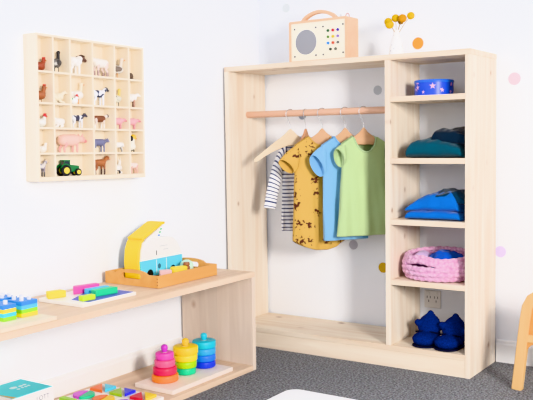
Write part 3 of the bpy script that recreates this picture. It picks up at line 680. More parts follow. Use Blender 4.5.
# ------------------------------------------------------------------ wooden tray with camper van and bits
TW = wood('tray_beech', (220, 170, 104), (204, 148, 84), 'y', 'z', knots=False)
tx0, tx1, ty0, ty1, tz, th = 0.018, 0.270, -1.040, -0.708, BH+0.0008, 0.042
tray = empty('serving_tray', (tx0, ty0, tz), label='honey-coloured wooden tray with cut-out handles on the low shelf', cat='tray')
tw_, tl_ = tx1-tx0, ty1-ty0
MB().box(0.004, tw_-0.004, 0.004, tl_-0.004, 0.001, 0.007).build('tray_floor', TW, tray, smooth=0)
for x in (0, tw_-0.009): MB().box(x, x+0.009, 0, tl_, 0, th).build('side_wall', TW, tray, smooth=0, bevel=0.0015)
mid = tw_/2
for y in (0.0005, tl_-0.0095):
    # end wall with raised handle and slot, as a ring-shaped prism
    outer = [(0.0092, 0), (tw_-0.0092, 0), (tw_-0.0092, th)]
    for i in range(13):
        t = i/12; xx = mid+0.075-0.15*t; outer.append((xx, th + 0.015*math.sin(PI*t)**0.45))
    outer.append((0.0092, th))
    hole = rrect(mid-0.044, mid+0.044, th-0.018, th+0.002, 0.0085, 5)
    bm = bmesh.new()
    def edges(pts, yy):
        vs = [bm.verts.new((u, yy, v_)) for u, v_ in pts]
        return [bm.edges.new((vs[i], vs[(i+1) % len(vs)])) for i in range(len(vs))]
    es = edges(outer, y) + edges(hole, y)
    g = bmesh.ops.triangle_fill(bm, edges=es, use_beauty=True)
    fs = [f for f in g['geom'] if isinstance(f, bmesh.types.BMFace)]
    ex = bmesh.ops.extrude_face_region(bm, geom=fs)
    bmesh.ops.translate(bm, vec=(0, 0.009, 0), verts=[q for q in ex['geom'] if isinstance(q, bmesh.types.BMVert)])
    q = MB(); q.bm.free(); q.bm = bm
    q.build('end_wall', TW, tray, smooth=0.5)
pegm = mat('dovetail_dark', (150, 96, 50), 0.6)
for z in (0.010, 0.021, 0.032):
    MB().box(tw_-0.006, tw_-0.002, -0.0004, 0.001, z-0.002, z+0.002).build('joint_peg', pegm, tray, smooth=0)

vb = tz+0.0074
van = empty('camper_van', (0.078, -0.960, vb), label='wooden toy camper van in white and blue with raised yellow roof', cat='toy van')
wh_ = mat('van_white', (238, 236, 234), 0.5); cy = mat('van_blue', (104, 208, 234), 0.45); yl_ = mat('van_yellow', (255, 222, 0), 0.45); bk = mat('van_wheel_black', (28, 28, 32), 0.5)
hw = 0.040; VL = 0.232
def arch(yc, r, n=10): return [(yc + r*math.cos(PI - PI*i/n), 0.004 + 1.3*r*math.sin(PI - PI*i/n)) for i in range(n+1)]
low = [(0.004, 0.004)] + arch(0.050, 0.020) + arch(0.178, 0.020) + [(VL, 0.004), (VL+0.001, 0.064), (0.000, 0.064)]
MB().prism(low, 'x', -hw, hw).build('lower_body', cy, van, bevel=0.0015, smooth=0.5)
upp = [(0.000, 0.0642), (VL+0.001, 0.0642), (VL-0.010, 0.090), (VL-0.028, 0.118), (VL-0.050, 0.134), (VL-0.075, 0.140), (0.080, 0.144), (0.040, 0.140), (0.018, 0.131), (0.006, 0.105)]
MB().prism(upp, 'x', -hw+0.0005, hw-0.0005).build('upper_body', wh_, van, bevel=0.002, smooth=0.5)
MB().prism([(0.028, 0.138), (0.112, 0.143), (0.128, 0.186)], 'x', -hw+0.004, hw-0.004).build('pop_up_tent', wh_, van, smooth=0.3)
fr = [(-0.006, 0.002), (-0.010, 0.060), (-0.005, 0.105), (0.008, 0.134), (0.022, 0.146), (0.028, 0.140), (0.014, 0.130), (0.004, 0.104), (-0.001, 0.062), (0.002, 0.002)]
MB().prism(fr, 'x', -hw+0.007, hw-0.005).build('front_panel', yl_, van, bevel=0.0015, smooth=0.6)
MB().prism([(0.014, 0.141), (0.118, 0.188), (0.134, 0.190), (0.136, 0.198), (0.116, 0.197), (0.008, 0.148)], 'x', -hw+0.009, hw+0.001).build('pop_up_roof', yl_, van, bevel=0.0015, smooth=0.6)
gm2 = mat('van_green_mark', (60, 165, 110), 0.5); bm2 = mat('van_blue_mark', (60, 130, 200), 0.5)
for y, z, m_ in ((0.106, 0.150, bm2), (0.112, 0.161, gm2), (0.118, 0.172, gm2)):
    MB().box(hw-0.0045, hw-0.0030, y-0.006, y+0.005, z-0.0025, z+0.0025).build('tent_mark', m_, van, smooth=0)
ln = mat('van_line_grey', (150, 150, 156), 0.5)
k = MB(); k.box(hw-0.001, hw+0.0004, 0.105, 0.148, 0.1085, 0.1105); k.box(hw-0.001, hw+0.0004, 0.124, 0.152, 0.0945, 0.0965)
k.build('window_lines', ln, van, smooth=0)
MB().box(hw-0.001, hw+0.0008, 0.084, 0.088, 0.078, 0.096).build('door_handle', mat('van_handle', (90, 90, 96), 0.5), van, smooth=0, bevel=0.0005)
k = MB()
for y in (0.085, 0.140): k.box(hw-0.0005, hw+0.0005, y-0.0012, y+0.0012, 0.012, 0.062)
k.build('door_seams', wh_, van, smooth=0)
k = MB(); k.ell((hw, 0.100, 0.036), (0.001, 0.009, 0.010)); k.build('door_motif', mat('van_motif', (60, 110, 130), 0.5), van)
for y in (0.050, 0.178):
    for sx in (-1, 1):
        Mx = Matrix.Translation((sx*(hw-0.008), y, 0.0205)) @ Matrix.Rotation(PI/2, 4, 'Y')
        MB().lathe([(0.014, -0.007), (0.020, -0.006), (0.0203, 0.006), (0.014, 0.007)], n=28, M=Mx).build('wheel', bk, van)
# bits lying in the tray
zt_ = vb
o = MB().prism(rrect(-0.032, 0.032, -0.016, 0.016, 0.012, 6), 'z', 0, 0.036).build('toy_block', mat('block_lemon', (246, 224, 60), 0.5), bevel=0.004, loc=(0.190, -0.835, zt_), rot=(0, 0, 1.2)); tag(o, 'yellow rounded toy block lying in the tray beside the van', 'toy block')
o = MB().lathe([(0.011, 0), (0.013, 0.002), (0.013, 0.028), (0.010, 0.033), (0.013, 0.037), (0.011, 0.046)], n=24).build('peg_figure', mat('peg_brown', (150, 96, 60), 0.5), loc=(0.190, -0.790, zt_)); tag(o, 'brown wooden peg figure in the tray beside the yellow block', 'toy figure')
o = MB().lathe([(0.020, 0), (0.026, 0.010), (0.026, 0.030), (0.020, 0.041), (0.008, 0.047)], n=30).build('toy_dome', mat('dome_mint', (196, 226, 206), 0.5), loc=(0.156, -0.748, zt_)); tag(o, 'pale mint green toy dome at far end of the tray', 'toy')
o = MB().prism(rrect(-0.022, 0.022, -0.015, 0.015, 0.004, 3), 'z', 0, 0.031).build('toy_block', mat('block_blush', (226, 190, 190), 0.5), bevel=0.003, loc=(0.180, -0.898, zt_), rot=(0, 0, 0.9)); tag(o, 'pale pink toy block in the tray in front of the van', 'toy block')

# ------------------------------------------------------------------ block puzzle board on the low shelf
zt0 = BH+0.0006
pz = MB().prism(rrect(0.085, 0.285, -1.405, -1.165, 0.004, 3), 'z', 0, 0.011).build('puzzle_board', mat('board_cream', (240, 234, 226), 0.5), None, bevel=0.001, loc=(0, 0, zt0), smooth=0.5)
tag(pz, 'flat white and violet puzzle board in the middle of the low shelf', 'puzzle board')
MB().prism([(0.10, -1.172), (0.278, -1.172), (0.278, -1.372), (0.20, -1.372), (0.155, -1.28)], 'z', 0.0108, 0.0118).build('violet_inlay', mat('board_violet', (88, 104, 186), 0.5), pz, smooth=0)
zb_ = zt0+0.0119
def block(poly, h, rgb, label, loc, rz, zz=zb_, rough=0.45):
    o = MB().prism(poly, 'z', 0, h).build('puzzle_block', mat('paint_%d_%d_%d' % rgb, rgb, rough), bevel=0.002, loc=(loc[0], loc[1], zz), rot=(0, 0, rz), smooth=0.6)
    return tag(o, label, 'toy block', 'coloured blocks on the puzzle board')
block([(-0.030, -0.016), (0.030, -0.016), (0.024, 0.016), (-0.024, 0.016)], 0.021, (248, 226, 30), 'yellow block at the wall side of the puzzle board', (0.125, -1.370), 1.25)
block([(-0.050, -0.014), (0.050, -0.014), (0.050, 0.010), (-0.034, 0.014)], 0.024, (226, 90, 170), 'long pink block standing at the back of the puzzle board', (0.140, -1.258), 1.36)
block([(-0.042, -0.012), (0.042, -0.012), (0.042, 0.012), (-0.042, 0.012)], 0.018, (84, 192, 226), 'light blue bar block between the pink and green blocks', (0.184, -1.244), 1.42)
block([(-0.043, -0.014), (0.043, -0.014), (0.036, 0.014), (-0.043, 0.014)], 0.021, (44, 186, 130), 'green bar block at the front of the puzzle board', (0.230, -1.256), 1.42)
block([(-0.024, -0.012), (0.024, -0.012), (0.024, 0.012), (-0.024, 0.012)], 0.016, (190, 214, 50), 'short lime block at the near end of the green bar', (0.250, -1.352), 1.42)

# ------------------------------------------------------------------ peg stacking board at the near end of the low shelf
ps = empty('peg_board', (0.12, -1.76, zt0), label='pale wooden peg board with stacked square pieces on the low shelf', cat='stacking toy')
PB = wood('pale_ply', (238, 222, 200), (226, 206, 182), 'y', 'z', knots=False)
MB().prism(rrect(0, 0.228, 0, 0.198, 0.004, 3), 'z', 0, 0.010).build('base_board', PB, ps, bevel=0.001, smooth=0.5)
pegw = mat('peg_white', (232, 228, 226), 0.4)
def stack(x0, x1, y0, y1, cols, who):
    px, py, pz0 = 0.12, -1.76, zt0+0.0104
    nx, ny = 2, (2 if y1-y0 > 0.05 else 1)
    for a in range(nx):
        for c in range(ny):
            xx = x0+(x1-x0)*(0.27+0.46*a); yy = y0+(y1-y0)*((0.27+0.46*c) if ny == 2 else 0.5)
            MB().tube([(xx-px, yy-py, 0.0102), (xx-px, yy-py, 0.066)], 0.0062, 14).build('peg', pegw, ps, bevel=0.001)
    h = 0.0112
    for i, (nm, rgb) in enumerate(cols):
        q = MB(); m_ = mat('paint_%d_%d_%d' % rgb, rgb, 0.45)
        z = pz0+i*h
        # each piece is a plate drilled for its pegs
        bm = bmesh.new()
        def loopE(pts):
            vs = [bm.verts.new((u, v_, z)) for u, v_ in pts]
            return [bm.edges.new((vs[j], vs[(j+1) % len(vs)])) for j in range(len(vs))]
        es = loopE(rrect(x0, x1, y0, y1, 0.003, 3))
        for a in range(nx):
            for c in range(ny):
                xx = x0+(x1-x0)*(0.27+0.46*a); yy = y0+(y1-y0)*((0.27+0.46*c) if ny == 2 else 0.5)
                es += loopE([(xx+0.0068*math.cos(2*PI*k_/14), yy+0.0068*math.sin(2*PI*k_/14)) for k_ in range(14)])
        g = bmesh.ops.triangle_fill(bm, edges=es, use_beauty=True)
        fs = [f for f in g['geom'] if isinstance(f, bmesh.types.BMFace)]
        ex = bmesh.ops.extrude_face_region(bm, geom=fs)
        bmesh.ops.translate(bm, vec=(0, 0, h-0.0004), verts=[q_ for q_ in ex['geom'] if isinstance(q_, bmesh.types.BMVert)])
        q.bm.free(); q.bm = bm
        o = q.build('stacking_piece', m_, smooth=0.5)
        tag(o, '%s stacking piece, %s in the %s' % (nm, ('lowest', 'second from bottom', 'third from bottom', 'topmost')[i], who), 'toy block', 'stacking pieces on the peg board')
YL, LI, TE, BL, CYN = ('yellow', (246, 226, 40)), ('lime', (150, 208, 50)), ('turquoise', (80, 200, 214)), ('blue', (50, 140, 222)), ('light blue', (90, 200, 236))
stack(0.205, 0.276, -1.628, -1.570, (YL, LI, CYN, BL), 'front stack nearest the puzzle board')
stack(0.205, 0.276, -1.692, -1.646, (LI, TE, YL, BL), 'narrow front stack at the left end')
stack(0.125, 0.188, -1.628, -1.570, (LI, YL, TE, BL), 'wall-side stack nearest the puzzle board')
stack(0.125, 0.188, -1.692, -1.646, (YL, LI, CYN, BL), 'narrow wall-side stack at the left end')

# ------------------------------------------------------------------ lower level: stacking rings
zl = T+0.0006
sb = empty('ring_stacker_base', (0.15, -1.045, zl), label='pale wooden board with three posts holding the stacked rings', cat='stacking toy')
MB().prism(rrect(0, 0.178, 0, 0.350, 0.006, 3), 'z', 0, 0.015).build('base_board', wood('stacker_ply', (242, 230, 220), (232, 216, 204), 'y', 'z', knots=False), sb, bevel=0.0015, smooth=0.5)
def rings(x, y, spec, who, knob):
    z = zl+0.0154
    nm, rgb = knob
    spec = [(a_, b_, c_*0.945, d_) for a_, b_, c_, d_ in spec]
    htot = sum(s[2] for s in spec)
    MB().lathe([(0.0105, 0.0154), (0.0105, 0.0154+htot)], c=(x-0.15, y+1.045, 0), n=20).build('post', PB, sb)
    for i, (nm_, rad, h, c) in enumerate(spec):
        e = 0.004
        prof = [(0.0115, 0.0003), (rad-e, 0.0003), (rad-e*0.3, e*0.4), (rad, e), (rad, h-e), (rad-e*0.3, h-e*0.4), (rad-e, h-0.0003), (0.0115, h-0.0003)]
        R = [[Vector((r*math.cos(2*PI*k_/44), r*math.sin(2*PI*k_/44), zz)) for k_ in range(44)] for r, zz in prof]
        o = MB().loft(R, loop=True).build('stacking_ring', mat('ring_%d_%d_%d' % c, c, 0.4), loc=(x, y, z), smooth=0.7)
        tag(o, '%s wooden ring, %s in the %s stack' % (nm_, ('lowest', 'second from bottom', 'third from bottom', 'topmost')[i], who), 'toy ring', 'wooden rings on the stacker')
        z += h
    k_ = MB().lathe([(0.009, 0.0003), (0.0105, 0.006), (0.0125, 0.013), (0.0125, 0.018), (0.010, 0.024), (0.004, 0.027)], n=24).build('stacker_knob', mat('ring_%d_%d_%d' % rgb, rgb, 0.4), loc=(x, y, z), smooth=1.0)
    tag(k_, '%s knob capping the %s ring stack' % (nm, who), 'toy knob')
rings(0.222, -0.962, [('orange', 0.0475, 0.026, (250, 140, 40)), ('crimson', 0.0425, 0.029, (222, 40, 90)), ('rose pink', 0.0370, 0.027, (238, 100, 150)), ('magenta', 0.0325, 0.027, (236, 80, 186))], 'pink', ('purple', (196, 70, 190)))
rings(0.228, -0.853, [('green', 0.0370, 0.026, (40, 196, 140)), ('lime', 0.0405, 0.026, (164, 206, 30)), ('lemon', 0.0430, 0.026, (244, 226, 30)), ('golden yellow', 0.0460, 0.031, (246, 214, 20))], 'yellow', ('yellow', (248, 206, 20)))
rings(0.228, -0.744, [('deep blue', 0.0425, 0.026, (30, 60, 210)), ('mid blue', 0.0435, 0.026, (30, 122, 232)), ('sky blue', 0.0440, 0.026, (60, 170, 226)), ('turquoise', 0.0450, 0.029, (44, 186, 208))], 'blue', ('turquoise', (50, 190, 212)))

# mosaic shape board
mo = MB().prism(rrect(0.045, 0.335, -1.345, -1.098, 0.004, 3), 'z', 0, 0.010).build('mosaic_board', mat('mosaic_cream', (244, 240, 236), 0.5), bevel=0.001, loc=(0, 0, zl), smooth=0.5)
tag(mo, 'flat pale board of coloured shapes on the lower shelf', 'puzzle board')
MB().box(0.043, 0.3365, -1.351, -1.3452, 0, 0.012).build('board_edge', mat('mosaic_brown', (140, 96, 50), 0.6), mo, smooth=0)
zm = zl+0.0104
def half_disc(r, flip=1): return [(r*math.cos(PI*i/14), flip*r*math.sin(PI*i/14)) for i in range(15)]
TRI = [(-0.034, -0.034), (0.034, -0.034), (-0.034, 0.034)]
TRI2 = [(0.034, -0.028), (0.034, 0.034), (-0.028, 0.034)]
def tile(poly, rgb, x, y, rz, label):
    if sum(poly[i][0]*poly[(i+1) % len(poly)][1]-poly[(i+1) % len(poly)][0]*poly[i][1] for i in range(len(poly))) < 0: poly = poly[::-1]
    poly = [(u*0.88, v_*0.88) for u, v_ in poly]
    o = MB().prism(poly, 'z', 0, 0.010).build('shape_tile', mat('tile_%d_%d_%d' % rgb, rgb, 0.42), bevel=0.0015, loc=(x, y, zm), rot=(0, 0, rz), smooth=0.6)
    tag(o, label, 'puzzle piece', 'shape pieces on the mosaic board')
xs, ys = (0.098, 0.190, 0.284), (-1.146, -1.236)
tile(TRI, (238, 120, 60), xs[0]-0.002, ys[0]-0.002, 0, 'orange triangle piece at the far wall corner of the shape board')
tile(TRI2, (84, 198, 226), xs[0]+0.002, ys[0]+0.002, 0, 'light blue triangle piece beside the orange triangle')
tile(TRI, (160, 196, 50), xs[1]-0.002, ys[0]-0.002, 0, 'lime triangle piece beside the dark blue triangle')
tile(TRI2, (50, 50, 214), xs[1]+0.002, ys[0]+0.002, 0, 'dark blue triangle piece in the far row of the shape board')
tile(TRI, (214, 40, 60), xs[2]-0.002, ys[0]-0.002, 0, 'red triangle piece at the front far corner of the shape board')
tile(TRI2, (246, 212, 30), xs[2]+0.002, ys[0]+0.002, 0, 'yellow triangle piece at the front far corner of the shape board')
HL = [(-0.040*math.sin(PI*i/14), 0.040*math.cos(PI*i/14)) for i in range(15)]
HR = [(0.040*math.sin(PI*i/14), 0.040*math.cos(PI*i/14)) for i in range(15)]
tile(HL, (206, 92, 206), xs[0]-0.002, ys[1], 0.3, 'magenta half-disc piece at the wall edge of the shape board')
tile(HR, (50, 190, 140), xs[0]+0.002, ys[1], 0.3, 'green half-disc piece facing the magenta half-disc')
tile(HL, (240, 120, 50), xs[1]-0.002, ys[1], 0.3, 'orange half-disc piece in the middle of the shape board')
tile(HR, (246, 206, 40), xs[1]+0.002, ys[1], 0.3, 'yellow half-disc piece in the middle of the shape board')
tile(HL, (150, 80, 206), xs[2]-0.002, ys[1], 0.3, 'violet half-disc piece at the front edge of the shape board')
tile(HR, (230, 90, 150), xs[2]+0.002, ys[1], 0.3, 'pink half-disc piece at the front edge of the shape board')
tile([(-0.036, -0.012), (0.036, -0.012), (0.036, 0.012), (-0.036, 0.012)], (150, 200, 60), xs[0]-0.008, -1.300, 0, 'lime bar piece at the wall end of the near row')

# ------------------------------------------------------------------ game box
gx0, gx1, gy0, gy1, gh = 0.050, 0.203, -1.612, -1.458, 0.120
gb = empty('game_box', (gx0, gy0, zl), label='cream cardboard game box with turquoise lid on the lower shelf', cat='box')
gw, gd = gx1-gx0, gy1-gy0
MB().box(0, gw, 0, gd, 0, gh-0.001).build('box_body', mat('box_cream', (236, 232, 230), 0.6), gb, bevel=0.0012, smooth=0)
MB().box(0.004, gw-0.0025, 0.002, gd-0.003, gh-0.0012, gh).build('lid_panel', mat('box_turquoise', (64, 216, 228), 0.5), gb, smooth=0)
MB().prism([(gw-0.06, 0.0022), (gw-0.003, 0.0022), (gw-0.003, 0.016), (gw-0.075, 0.0022)], 'z', gh-0.0006, gh+0.0004).build('lid_tan_corner', mat('box_tan', (206, 172, 96), 0.6), gb, smooth=0)
def lettering(txt, size, M, m, parent, name='lettering'):
    cu = bpy.data.curves.new(name, 'FONT'); cu.body = txt; cu.size = size; cu.extrude = 0.0003; cu.align_x = 'CENTER'
    t = bpy.data.objects.new(name, cu); C.objects.link(t)
    me = bpy.data.meshes.new_from_object(t.evaluated_get(bpy.context.evaluated_depsgraph_get())); bpy.data.objects.remove(t)
    me.transform(M); me.name = name
    return obj(name, me, m, parent, smooth=0)
Mf = Matrix.Translation((gw+0.0004, gd*0.72, gh-0.030)) @ Matrix(((0, 0, 1, 0), (1, 0, 0, 0), (0, 1, 0, 0), (0, 0, 0, 1)))
lettering('LOTT', 0.020, Mf, mat('print_grey', (112, 108, 114), 0.6), gb)
wk = mat('print_white', (214, 240, 244), 0.6); k = MB()
for (x, y, a, c) in ((0.062, 0.075, 0.010, 0.013), (0.066, 0.100, 0.006, 0.008), (0.064, 0.116, 0.006, 0.006), (0.086, 0.075, 0.005, 0.006), (0.084, 0.092, 0.006, 0.004), (0.084, 0.105, 0.005, 0.005), (0.083, 0.117, 0.006, 0.004)):
    k.prism([(x+a*math.cos(2*PI*i/16), y+c*math.sin(2*PI*i/16)) for i in range(16)], 'z', gh-0.0004, gh+0.0003)
k.build('lid_print', wk, gb, smooth=0)

# ------------------------------------------------------------------ things on the wardrobe shelves
def shz(i): return SH[i]+0.0006
# tin
tin = empty('round_tin', (0.905, -0.150, shz(3)), label='low round blue tin with pink star pattern on the top wardrobe shelf', cat='tin')
tm = bpy.data.materials.new('blue_star_print'); tm.use_nodes = True; nt = tm.node_tree; N = nt.nodes.new; L = nt.links.new; pb = nt.nodes['Principled BSDF']; pb.inputs['Roughness'].default_value = 0.35
tc = N('ShaderNodeTexCoord'); no = N('ShaderNodeTexNoise'); no.inputs['Scale'].default_value = 70; no.inputs['Detail'].default_value = 1
vo = N('ShaderNodeTexVoronoi'); vo.inputs['Scale'].default_value = 30; vo.inputs['Randomness'].default_value = 0.8
L(tc.outputs['Object'], no.inputs['Vector']); L(tc.outputs['Object'], vo.inputs['Vector'])
ma = N('ShaderNodeMath'); ma.operation = 'MULTIPLY_ADD'; L(no.outputs['Fac'], ma.inputs[0]); ma.inputs[1].default_value = 0.9; L(vo.outputs['Distance'], ma.inputs[2])
rr = N('ShaderNodeValToRGB'); e = rr.color_ramp.elements; e[0].position = 0.60; e[0].color = lin((226, 170, 216)); e[1].position = 0.66; e[1].color = lin((28, 78, 210))
L(ma.outputs[0], rr.inputs['Fac']); L(rr.outputs['Color'], pb.inputs['Base Color'])
MB().lathe([(0.070, 0), (0.0735, 0.003), (0.0735, 0.050)], n=56).build('tin_body', tm, tin)
tl = MB().lathe([(0.0745, 0.0502), (0.0752, 0.0512), (0.0752, 0.058), (0.0735, 0.0605), (0.060, 0.0612)], n=56).build('tin_lid', mat('tin_lid_blue', (36, 106, 222), 0.35), tin)
star = mat('star_pink', (236, 190, 220), 0.45)
for ang, z, r_s in ((-2.15, 0.032, 0.011), (-1.25, 0.036, 0.013), (-1.75, 0.014, 0.007), (-0.75, 0.020, 0.009)):
    k = MB(); ring = []
    for i in range(10):
        rr_ = r_s if i % 2 == 0 else r_s*0.4; t = PI/2 + i*PI/5
        a2 = ang + rr_*math.cos(t)/0.0735; ring.append((a2, z + rr_*math.sin(t)))
    vs = [k.bm.verts.new((0.0739*math.cos(a2), 0.0739*math.sin(a2), zz)) for a2, zz in ring]
    cv = k.bm.verts.new((0.0741*math.cos(ang), 0.0741*math.sin(ang), z))
    for i in range(10): k.bm.faces.new((vs[i], vs[(i+1) % 10], cv))
    k.build('star_motif', star, tin, smooth=0)

# folded clothes: soft folded slabs
def fold(name, m, parent, x0, x1, y0, y1, z0, h, r, seed, top=None, lump=0.006, nx=34, nz=18):
    """a fabric slab folded over at the front: closed loops of points swept along x"""
    k = MB(); rings_ = []
    for i in range(nx+1):
        u = i/nx; x = x0+(x1-x0)*u
        hh = h*(top(u) if top else 1.0); edge = min(1.0, math.sqrt(max(0.0, 1-(abs(2*u-1))**6))+0.12)
        ring = []
        M_ = 40
        for j in range(M_):
            t = 2*PI*j/M_; c, s_ = math.cos(t), math.sin(t)
            yy = (y0+y1)/2 + (y1-y0)/2*math.copysign(abs(c)**0.55, c)*(0.93+0.07*edge)
            zz = hh*edge*0.5*(1 + math.copysign(abs(s_)**0.6, s_))
            nn = noise.noise(Vector((x*16+seed, yy*16, zz*22+seed)))
            n2 = noise.noise(Vector((x*45+seed, yy*20, zz*60)))
            up = max(0.0, s_)
            ring.append(Vector((x + 0.004*n2, yy + lump*0.8*nn*(0.4+abs(c)), z0 + max(0.0, zz + lump*(1.6*nn + 0.7*n2)*up))))
        rings_.append(ring)
    k.loft(rings_)
    return k.build(name, m, parent, smooth=3, subsurf=1)
teal = fabric('teal_knit', (2, 72, 90), 0.18); teal_shade = fabric('shaded_teal_knit', (16, 34, 52), 0.15)
t1 = empty('folded_jumper', (0, 0, shz(2)), label='teal jumper folded in a soft heap with painted shade, third shelf down', cat='folded jumper')
t1['label'] = 'teal folded jumper with shade painted at upper right, on the shelf below the tin'
fold('jumper_body', teal, t1, 0.828, 1.058, -0.262, -0.05, 0.0, 0.066, 0.02, 1.7, top=lambda u: 0.70+0.42*math.sin(PI*min(1, u*0.9+0.12)), lump=0.009)
fold('shadowed_fold', teal_shade, t1, 0.925, 1.068, -0.245, -0.05, 0.044, 0.062, 0.02, 4.4, top=lambda u: 0.72+0.35*math.sin(PI*(u*0.75+0.12)), lump=0.011)  # teal fold coloured dark to stand in for the right panel's shadow
blue = fabric('blue_knit', (8, 98, 184), 0.12); blue_shade = fabric('shaded_blue_knit', (8, 48, 72), 0.15)
t2 = empty('folded_sweatshirt', (0, 0, shz(1)), label='bright blue sweatshirt folded in layers on the shelf above the pink basket', cat='folded sweatshirt')
fold('lower_fold', blue, t2, 0.826, 1.050, -0.262, -0.05, 0.0, 0.036, 0.02, 8.1, lump=0.004)
fold('upper_fold', blue, t2, 0.826, 1.040, -0.258, -0.05, 0.030, 0.078, 0.02, 9.3, top=lambda u: 0.28+0.85*min(1, u*1.9)**1.1*(1-0.25*u), lump=0.012)
fold('shadowed_roll', blue_shade, t2, 0.945, 1.068, -0.252, -0.06, 0.058, 0.056, 0.02, 6.2, top=lambda u: 1.0-0.35*u, lump=0.010)  # same blue garment, this fold darkened as painted shadow of the side panel

# crochet basket
bk_ = empty('crochet_basket', (0.929, -0.164, shz(0)+0.0022), label='pink chunky crochet basket with side handle slot on the fourth shelf', cat='basket')
def crochet_mat():
    m = bpy.data.materials.new('pink_crochet'); m.use_nodes = True; nt = m.node_tree; b_ = nt.nodes['Principled BSDF']
    b_.inputs['Roughness'].default_value = 0.9; b_.inputs['Sheen Weight'].default_value = 0.3
    tc = nt.nodes.new('ShaderNodeTexCoord'); v_ = nt.nodes.new('ShaderNodeTexVoronoi'); v_.inputs['Scale'].default_value = 95
    r = nt.nodes.new('ShaderNodeValToRGB'); r.color_ramp.elements[0].color = lin((246, 204, 228)); r.color_ramp.elements[1].color = lin((206, 146, 182)); r.color_ramp.elements[1].position = 0.75
    nt.links.new(tc.outputs['Object'], v_.inputs['Vector']); nt.links.new(v_.outputs['Distance'], r.inputs['Fac']); nt.links.new(r.outputs['Color'], b_.inputs['Base Color'])
    bp = nt.nodes.new('ShaderNodeBump'); bp.inputs['Strength'].default_value = 0.5; bp.inputs['Distance'].default_value = 0.004; bp.invert = True
    nt.links.new(v_.outputs['Distance'], bp.inputs['Height']); nt.links.new(bp.outputs['Normal'], b_.inputs['Normal'])
    return m
CRO = crochet_mat()
BA, BB = 0.1295, 0.114
def crochet_row(z, f, gap=None, tr_=0.0108, lift=None):
    """one braided row round the oval, optionally with a gap (angles) for the handle slot"""
    pts = []; n = 120
    for i in range(n):
        a = 2*PI*i/n
        if gap and gap[0] < a < gap[1]: continue
        pts.append((a, z + (lift(a) if lift else 0)))
    if gap:
        pts = [p for p in pts if p[0] >= gap[1]] + [(p[0]+2*PI, p[1]) for p in pts if p[0] <= gap[0]]
    P3 = [Vector((BA*f*math.cos(a), BB*f*math.sin(a), zz)) for a, zz in pts]
    rad = [tr_*(1 + 0.13*math.sin(a*26 + z*900)) for a, zz in pts]
    return P3, rad
body = MB(); FL = -PI/2 + 2*PI
rows = [(0.0105, 0.93, 0), (0.0275, 1.0, 0), (0.0445, 1.02, 0), (0.0615, 1.01, 1), (0.078, 0.985, 0)]
for z, f, g_ in rows[:3]:
    P3, rad = crochet_row(z, f); body.tube(P3, rad, 10, loop=True)
P3, rad = crochet_row(0.0605, 1.01, gap=(FL-0.74, FL+0.26)); body.tube(P3, rad, 10)
lift = lambda a: 0.011*math.sin(a) + 0.013*math.exp(-((a-(FL-0.24) if a > PI else a+2*PI-(FL-0.24))/0.38)**2)
P3, rad = crochet_row(0.0735, 0.985, lift=lift); body.tube(P3, rad, 10, loop=True)
P3, rad = crochet_row(0.087, 0.955, lift=lift); body.tube(P3, [r*0.9 for r in rad], 10, loop=True)
body.lathe([(0.90, 0.004), (0.90, 0.012)], n=60, sx=BA, sy=BB)
body.build('basket_wall', CRO, bk_, smooth=3)
il = MB()
R0 = [[Vector((BA*f*math.cos(2*PI*k_/60), BB*f*math.sin(2*PI*k_/60), z)) for k_ in range(60)] for f, z in ((0.88, 0.014), (0.935, 0.045))]
il.loft(R0, close0=True, close1=False).build('basket_lining', CRO, bk_, smooth=1)
bc = fabric('royal_blue_cloth', (24, 84, 190), 0.12)
k = MB(); k.ell((0, 0, 0), (0.072, 0.068, 0.040), sub=5)
for v_ in k.bm.verts:
    n1 = noise.noise(v_.co*28+Vector((3, 1, 7))); n2 = noise.noise(v_.co*70); v_.co *= 1+0.22*n1+0.08*n2
c1 = k.build('crumpled_cloth', bc, smooth=3, loc=(0.956, -0.158, shz(0)+0.066)); tag(c1, 'crumpled royal blue cloth lying inside the pink crochet basket', 'cloth')
k = MB(); k.ell((0, 0, 0), (0.032, 0.048, 0.028), sub=4)
for v_ in k.bm.verts: v_.co *= 1+0.2*noise.noise(v_.co*30+Vector((9, 2, 5)))
c2 = k.build('folded_cloth', fabric('lilac_cloth', (206, 178, 220), 0.08), smooth=3, loc=(0.855, -0.150, shz(0)+0.070)); tag(c2, 'lilac cloth at the left inside the pink crochet basket', 'cloth')

